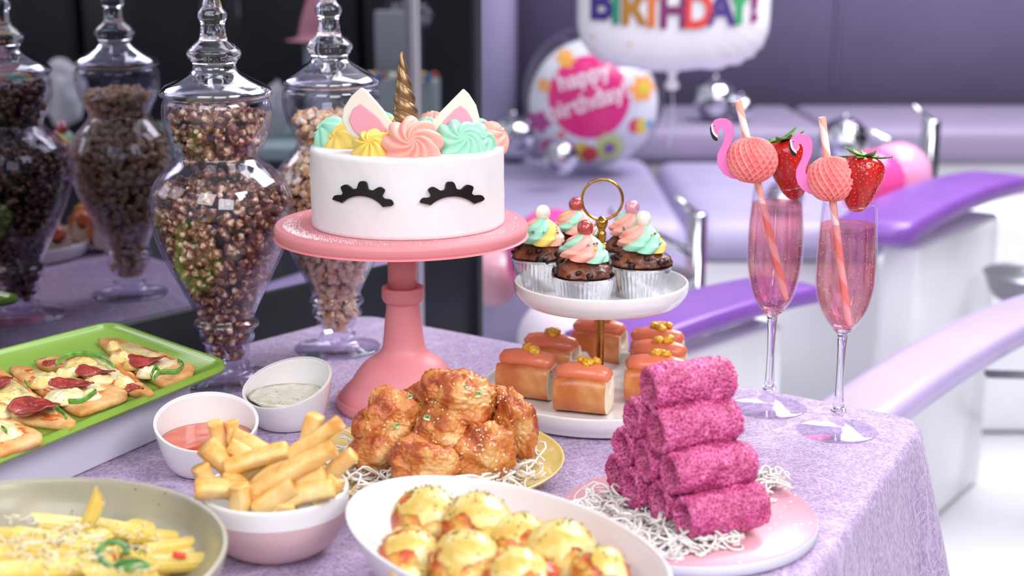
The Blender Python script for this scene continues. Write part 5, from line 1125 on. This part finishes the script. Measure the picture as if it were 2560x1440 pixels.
hints = [(228, 1292, .2, -1.15, 'penne standing upright near the middle of the grey bowl'), (385, 1326, -.15, .1, 'penne with its cut end to the right, uppermost of the right-hand row'), (405, 1346, -.1, .05, 'penne second from the top in the right-hand row'), (425, 1372, .2, -.1, 'penne third down the right-hand row, plump and shiny'), (440, 1408, .15, 0, 'penne fourth down the right-hand row above the frame edge'), (300, 1325, -.3, .05, 'penne arched behind the right-hand row'),
         (215, 1352, 1.2, .2, 'penne pointing at the camera with its open end showing'), (165, 1312, .5, .3, 'penne at the back left of the upright one'), (130, 1350, .1, .2, 'penne left of centre under the cheese shreds'), (60, 1345, -.2, 0, 'penne lying flat at the left side of the bowl'), (30, 1385, .1, .05, 'penne at the left frame edge'), (110, 1385, -.15, .1, 'penne left of centre, second row'), (330, 1400, -.5, .1, 'penne beside the green courgette slice'), (180, 1415, .35, 0, 'penne at the bottom middle of the bowl'), (60, 1425, .2, .05, 'penne at the lower left frame corner'), (470, 1395, .9, .1, 'short looking penne near the right wall of the bowl'), (300, 1430, .1, .1, 'penne at the bottom frame edge right of centre'), (250, 1385, -.2, .1, 'penne under the green pepper ring')]
for i, (px, py, yw, pt, lb) in enumerate(hints):
    zz = .057 if i else .068; c = at(px, py, zz); r_ = math.hypot(c.x - PB.x, c.y - PB.y); c = at(px, py, zz - max(0, r_ - .06) * .28); penne(c, yw, pt, i * .7 + (1.6 if i == 0 else 0), lb, 1 if i else .85)
rs = random.Random(21)
for i in range(26):
    a, r_ = rs.uniform(0, 6.28), .098 * math.sqrt(rs.random()); penne(PB + Vector((r_ * math.cos(a), r_ * math.sin(a), .049 - r_ * .15)), rs.uniform(0, 6.28), rs.uniform(-.2, .2), rs.uniform(0, 6), 'penne half sunk in the cream sauce of the grey bowl')
M_gv = mat('green_veg', [(.35, '#2f6b34'), (.65, '#6fa052')], scale=90, rough=.25, coat=.3)
c = at(282, 1385, .064); m = MB(); tube(m, [(.009 * math.cos(a), .009 * math.sin(a), .001 * math.sin(2 * a)) for a in np.linspace(0, 4.9, 22)], .0021, 10); o = linkm('pepper_ring', m, M_gv); o.location = c; o.rotation_euler = (.7, .2, .3); tag(o, 'curled green pepper ring on the penne', 'vegetable')
c = at(330, 1412, .063); m = MB(); lump(m, (0, 0, 0), .0125, .005, .0022, 4, .12, 2, seed=2); o = linkm('basil_leaf', m, M_gv); o.location = c; o.rotation_euler = (.4, 0, -.1); tag(o, 'dark green leaf on the penne near the bottom edge', 'herb')
for i, (px, py, lb) in enumerate(((448, 1388, 'red pepper piece by the right side of the penne'), (272, 1392, 'red pepper bit inside the green ring'))):
    c = at(px, py, .060 if px < 400 else .052); m = MB(); box(m, (0, 0, 0), (.009, .005, .0025), .001); o = linkm('pepper_piece', m, mat('red_pepper', '#d8401f', rough=.25)); o.location = c; o.rotation_euler = (.4, .2, .2); tag(o, lb, 'vegetable')
m = MB(); rs = random.Random(5)
for k in range(170):
    px, py = rs.gauss(160, 90), rs.gauss(1345, 32)
    if k % 4 == 0: px, py = rs.uniform(0, 420), rs.uniform(1330, 1438)
    if py < 1285: continue
    c = at(px, py, .062 + rs.uniform(0, .006)) - PB
    if math.hypot(c.x, c.y) > .1: continue
    a = rs.uniform(0, 6.28); L = rs.uniform(.002, .006); P = [(c.x, c.y, c.z), (c.x + L * math.cos(a), c.y + L * math.sin(a), c.z + rs.uniform(-.001, .002)), (c.x + 1.8 * L * math.cos(a + .5), c.y + 1.8 * L * math.sin(a + .5), c.z + rs.uniform(-.002, .002))]
    tube(m, P, .00045, 5)
o = linkm('grated_cheese', m, mat('parmesan', '#f6ecd2', rough=.5)); o.location = PB; tag(o, 'grated pale cheese scattered over the penne', 'cheese', None, 'stuff')
m = MB()
for k in range(160):
    c = at(rs.gauss(240, 110), rs.gauss(1370, 35), .064) - PB
    if math.hypot(c.x, c.y) < .1: box(m, c, (.0014, .0009, .0004), rot=rot3(*[rs.uniform(0, 3) for _ in range(3)]))
o = linkm('herb_flakes', m, mat('herb2', '#59702f', rough=.7), smooth=False); o.location = PB; tag(o, 'dried green herb flakes scattered over the penne', 'herb', None, 'stuff')
# ================================================================== PIZZA TRAY
zt0 = .046; ztt = .056
TR = [Vector((-.272, 1.352)), Vector((-.432, 1.512))]; dn = Vector((-.446, -.895)).normalized(); df = Vector((-.58, -.81)).normalized()
poly = [TR[0], TR[1], TR[1] + df * .62, TR[0] + dn * .62]
def rounded(P, r, n=8):
    out = []
    for i in range(len(P)):
        p0, p, p1 = P[i - 1], P[i], P[(i + 1) % len(P)]; s, e = p + (p0 - p).normalized() * r, p + (p1 - p).normalized() * r
        for k in range(n + 1): t = k / n; out.append((1 - t) ** 2 * s + 2 * t * (1 - t) * p + t * t * e)
    return out
TC = Vector((poly[0] + poly[1] + poly[2] + poly[3]) / 4)
rs_ = thing('riser', 'white riser block lifting the green pizza tray', 'riser', (TC.x, TC.y, T)); ic = lambda P, k: P + (TC - P) * k
rp_ = [q - TC for q in rounded([TR[0] + dn * .035 + Vector((-.02, .01)), TR[1] + df * .05 + Vector((.03, -.0)), poly[2] + Vector((.03, 0)), poly[3] + Vector((-.022, .012))], .004)]
m = MB(); prism(m, [tuple(q) for q in rp_], zt0 - .001, lambda u, v, w_: (u, v, zt0 / 2 + w_), .0015); linkm('riser_block', m, mat('white_acrylic', [(.3, '#d3d3e4'), (.7, '#dcdcea')], scale=4, rough=.2), rs_, angle=40)
tr = thing('green_tray', 'glossy lime green rectangular tray of pizza slices at left', 'tray', (TC.x, TC.y, T + zt0))
rq = [q - TC for q in rounded(poly, .026)]; M_gr = mat('lime_glaze', [(.3, '#86ad40'), (.7, '#90b74a')], scale=6, rough=.22, coat=.4)
n = len(rq); V = []; lay = [(-.012, 0), (0, .003), (0.002, .0065), (0, .0105), (-.003, .0112), (-.006, .0095), (-.008, .0072)]
cen = sum(rq, Vector((0, 0))) / n
for off, z in lay:
    for i in range(n):
        t_ = (rq[(i + 1) % n] - rq[i - 1]).normalized(); nn_ = Vector((t_.y, -t_.x)); nn_ = nn_ if nn_.dot(rq[i] - cen) > 0 else -nn_
        q = rq[i] + nn_ * off; V.append((q.x, q.y, z))
Fc = [(k * n + i, k * n + (i + 1) % n, (k + 1) * n + (i + 1) % n, (k + 1) * n + i) for k in range(len(lay) - 1) for i in range(n)] + [tuple(range(n))[::-1], tuple((len(lay) - 1) * n + i for i in range(n))]
area2 = sum(rq[i].x * rq[(i + 1) % n].y - rq[(i + 1) % n].x * rq[i].y for i in range(n))
m = MB(); m.add(V, Fc if area2 > 0 else [q[::-1] for q in Fc]); linkm('tray_body', m, M_gr, tr, angle=50)
zs = zt0 + .0074
M_crs = mat('pizza_crust', [(.3, '#c4712a'), (.5, '#dc9b54'), (.7, '#ecc288')], scale=45, detail=5, rough=.5, bump=.4, bscale=260)
M_cz = mat('pizza_cheese', [(.3, '#e6bf5c'), (.5, '#efdc98'), (.7, '#f4edc8')], scale=50, rough=.28, coat=.35, sss=.25, bump=.3, bscale=160, specks=(420, .22, '#5c6a30', .1))
M_sal = mat('salami', [(.3, '#7c1f1a'), (.55, '#a8342a'), (.72, '#c95f44')], scale=75, detail=5, rough=.3, coat=.35, bump=.4, bscale=300)
M_psc = mat('pizza_sauce', [(.35, '#cf4d1b'), (.65, '#e88a3e')], scale=60, rough=.3, coat=.3)
def pizza(poly_px, cheeses, salamis, peppers, label, seed, tomato=()):
    P = [at(x, y, zs + .004) for x, y in poly_px]; c = sum(P, Vector()) / len(P); c.z = T + zs; t = thing('pizza_slice', label, 'pizza', c, 0, 'pizza slices on the green tray')
    lp = [Vector((p.x - c.x, p.y - c.y)) for p in P]; m = MB(); patch(m, [tuple(q) for q in lp], 0, .008, 12, 160, seed, .16, 90, 10, True, .0045, soft=False); linkm('crust', m, M_crs, t)
    loc = lambda x, y, z: (lambda q: Vector((q.x - c.x, q.y - c.y)))(at(x, y, zs + z))
    m = MB(); patch(m, [tuple(q * .86) for q in lp], .0065, .0022, 8, 60, seed + 3, .2, 120, 6); linkm('sauce', m, M_psc, t)
    m = MB(); patch(m, [tuple(q * .70) for q in lp], .007, .0042, 10, 80, seed + 8, .3, 100, 3, soft=False); linkm('cheese', m, M_cz, t)
    for k, (x, y, rx, ry, a) in enumerate(cheeses):
        q = loc(x, y, .011); kx = rx / F * 1.4; ky = ry / F * 1.4 * 2.3; m = MB()
        patch(m, [(q.x + kx * math.cos(b) * math.cos(a) - ky * math.sin(b) * math.sin(a), q.y + kx * math.cos(b) * math.sin(a) + ky * math.sin(b) * math.cos(a)) for b in np.linspace(0, 2 * PI, 20)[:-1]], .006, .0082, 10, 48, seed * 7 + k, .22, 130, 3)
        linkm('cheese', m, M_cz, t)
    for k, (x, y, rx, ry, a, curl) in enumerate(salamis):
        q = loc(x, y, .016); kx = rx / F * 1.38; ky = ry / F * 1.38 * 2.2; nr, sg = 10, 40; V = [(q.x, q.y, .0158)]
        for i in range(1, nr + 1):
            for j in range(sg):
                b = 2 * PI * j / sg; tt2 = i / nr; wob = 1 + .08 * math.sin(3 * b + seed + k) + .04 * math.sin(7 * b); u, v = kx * tt2 * math.cos(b) * wob, ky * tt2 * math.sin(b) * wob
                V.append((q.x + u * math.cos(a) - v * math.sin(a), q.y + u * math.sin(a) + v * math.cos(a), .0158 + curl * (tt2 ** 2) * math.cos(2 * b + .6) + .0004 * math.sin(9 * b + i)))
        m = MB(); m.add(V, [(0, 1 + j, 1 + (j + 1) % sg) for j in range(sg)] + [(1 + i * sg + j, 1 + (i + 1) * sg + j, 1 + (i + 1) * sg + (j + 1) % sg, 1 + i * sg + (j + 1) % sg) for i in range(nr - 1) for j in range(sg)])
        o = linkm('salami', m, M_sal, t); sd = o.modifiers.new('s', 'SOLIDIFY'); sd.thickness = .0012
    for k, pts in enumerate(peppers):
        Q = [loc(x, y, .017) for x, y in pts]; P3 = cr3([(q.x, q.y, .0165 + .001 * math.sin(i)) for i, q in enumerate(Q)], 5); m = MB(); tube(m, P3, .0021, 10, sq=(1.2, .55)); linkm('pepper_strip', m, mat('green_pepper', [(.35, '#3f8a2a'), (.65, '#7fb84a')], scale=80, rough=.2, coat=.5), t)
pizza([(240, 848), (290, 846), (385, 878), (487, 918), (482, 938), (408, 966), (385, 952), (300, 915)], [(285, 862, 20, 10, 0), (305, 888, 36, 16, -.3), (370, 925, 30, 15, .2), (330, 908, 24, 10, 0)], [(365, 896, 46, 17, .1, .003)], [[(382, 950), (400, 932), (440, 930), (458, 912), (445, 900)], [(378, 938), (388, 920), (398, 928)]], 'pizza slice at the right corner of the tray with curled green pepper', 1)
pizza([(82, 902), (150, 890), (230, 884), (290, 905), (345, 945), (386, 985), (370, 992), (300, 975), (200, 940), (100, 918)], [(205, 905, 58, 22, -.2), (250, 940, 42, 16, -.4), (310, 950, 26, 14, 0), (170, 925, 34, 14, 0)], [(238, 925, 52, 13, -.35, .003), (125, 905, 18, 9, 0, .001), (335, 968, 20, 10, -.6, .002)], [[(140, 908), (165, 892), (205, 884), (250, 892), (285, 912)]], 'pizza slice behind the middle one, with a long arched pepper strip', 2)
pizza([(14, 918), (60, 915), (110, 935), (326, 978), (322, 996), (198, 1036), (170, 1022), (60, 960)], [(115, 950, 40, 16, 0), (165, 985, 58, 22, -.3), (125, 940, 18, 10, 0), (225, 985, 30, 12, 0)], [(180, 955, 56, 14, -.25, .002)], [[(172, 1002), (205, 1002), (240, 980)], [(62, 955), (70, 965)]], 'pizza slice in the middle of the tray with glossy green pepper', 3)
pizza([(-60, 930), (0, 920), (60, 965), (150, 1030), (190, 1052), (186, 1070), (120, 1064), (20, 1050), (-60, 1020)], [(20, 985, 40, 22, -.3), (-10, 1025, 40, 20, 0), (60, 1020, 34, 14, 0)], [(85, 1012, 56, 24, -.5, .003), (-5, 950, 34, 20, .2, .002)], [[(140, 1018), (158, 1034), (165, 1044)]], 'pizza slice whose browned tip points right at the tray front', 4)
pizza([(-120, 1080), (-40, 1040), (30, 1048), (104, 1086), (100, 1104), (0, 1140), (-80, 1150)], [(-20, 1070, 44, 22, 0), (18, 1078, 28, 14, 0), (-60, 1100, 30, 14, 0)], [(-90, 1080, 34, 18, 0, .002)], [[(5, 1068), (15, 1078)]], 'pizza slice cut by the left edge of the frame', 5)
# ================================================================== GARNISH dropped on what it lies on
bpy.context.view_layer.update(); DG = bpy.context.evaluated_depsgraph_get(); CO = Vector((0, 0, T + H))
def hit(px, py):
    """the surface point under a pixel, so the garnish rests on the food itself"""
    u = (px - 1280) / F; v = (720 - py) / F; d = Vector((u, v * SP + CP, v * CP - SP)).normalized()
    ok, p, n, _, o, _m = sc.ray_cast(DG, CO, d); return (p, n, o) if ok else (None, None, None)
rs = random.Random(77)
ON = [(1192, 986, .0052, 'spring onion ring on the right of the top chicken piece'), (1163, 966, .003, 'small green onion bit near the crest of the top chicken piece'), (990, 1066, .0042, 'pale spring onion ring on the upper left chicken piece'), (1068, 1046, .005, 'spring onion ring between the left and the middle chicken pieces'), (1024, 992, .0036, 'spring onion bit at the top edge of the left chicken piece'), (1052, 1012, .0034, 'dark green onion sliver beside the top chicken piece')]
for px, py, r, lb in ON:
    p, n, o = hit(px, py)
    if p is None: continue
    m = MB(); tube(m, [(r * .62 * math.cos(a), r * .42 * math.sin(a), .0004 * math.sin(3 * a)) for a in np.linspace(0, 2 * PI, 20)], r * .2, 8, cap=False)
    ob = linkm('onion_ring', m, M_on); ob.location = p + n * r * .15; ob.rotation_euler = n.to_track_quat('Z', 'Y').to_euler(); tag(ob, lb, 'spring onion', 'spring onion bits on the chicken')
m = MB(); c0 = Yc
for cx, cy, sx_, sy_, n_ in ((1195, 1125, 26, 30, 34), (1090, 1045, 30, 30, 18), (1210, 985, 26, 26, 18), (985, 1070, 40, 30, 12), (1280, 1060, 30, 40, 12)):
    for _ in range(n_):
        p, n, o = hit(rs.gauss(cx, sx_), rs.gauss(cy, sy_))
        if p is None or not o.name.startswith('fried_chicken'): continue
        q = p - c0; R3 = np.array(n.to_track_quat('Z', 'Y').to_matrix() @ Matrix.Rotation(rs.uniform(0, 6), 3, 'Z')); v, f = ico(1); m.add((v * np.array([.0013, .0008, .0005])) @ R3.T + np.array(q + n * .0003), f)
o = linkm('sesame_seeds', m, mat('sesame', '#f5e8c6', rough=.4)); o.location = c0; tag(o, 'white sesame seeds sprinkled over the fried chicken', 'sesame', None, 'stuff')
# a few loose noodle strands lying in front of the chicken
m = MB()
for pts in ([(1100, 1165), (1118, 1185), (1145, 1193), (1175, 1172)], [(1120, 1196), (1160, 1180), (1200, 1190), (1250, 1190)], [(1140, 1200), (1180, 1196), (1215, 1204), (1246, 1196)]):
    P = [at(x, y, .026 - .002 * k) - Yc + Vector((0, -.004, .004)) for k, (x, y) in enumerate(pts)]; tube(m, cr3(P, 6), .00135, 7)
o = linkm('loose_noodles', m, M_nd); o.location = Yc; tag(o, 'loose white noodle strands in front of the chicken, above the oval dish', 'noodles', None, 'stuff')
for k, (px, py) in enumerate(((1208, 1193), (1278, 1213))):
    p = at(px, py, .024); m = MB(); tube(m, [(.003 * math.cos(a), .0018 * math.sin(a), 0) for a in np.linspace(0, 5, 14)], .0008, 6); ob = linkm('onion_ring', m, M_on); ob.location = p; tag(ob, ['green onion curl on the noodles in front of the chicken', 'green onion curl on the noodles at the right of the yellow plate'][k], 'spring onion')
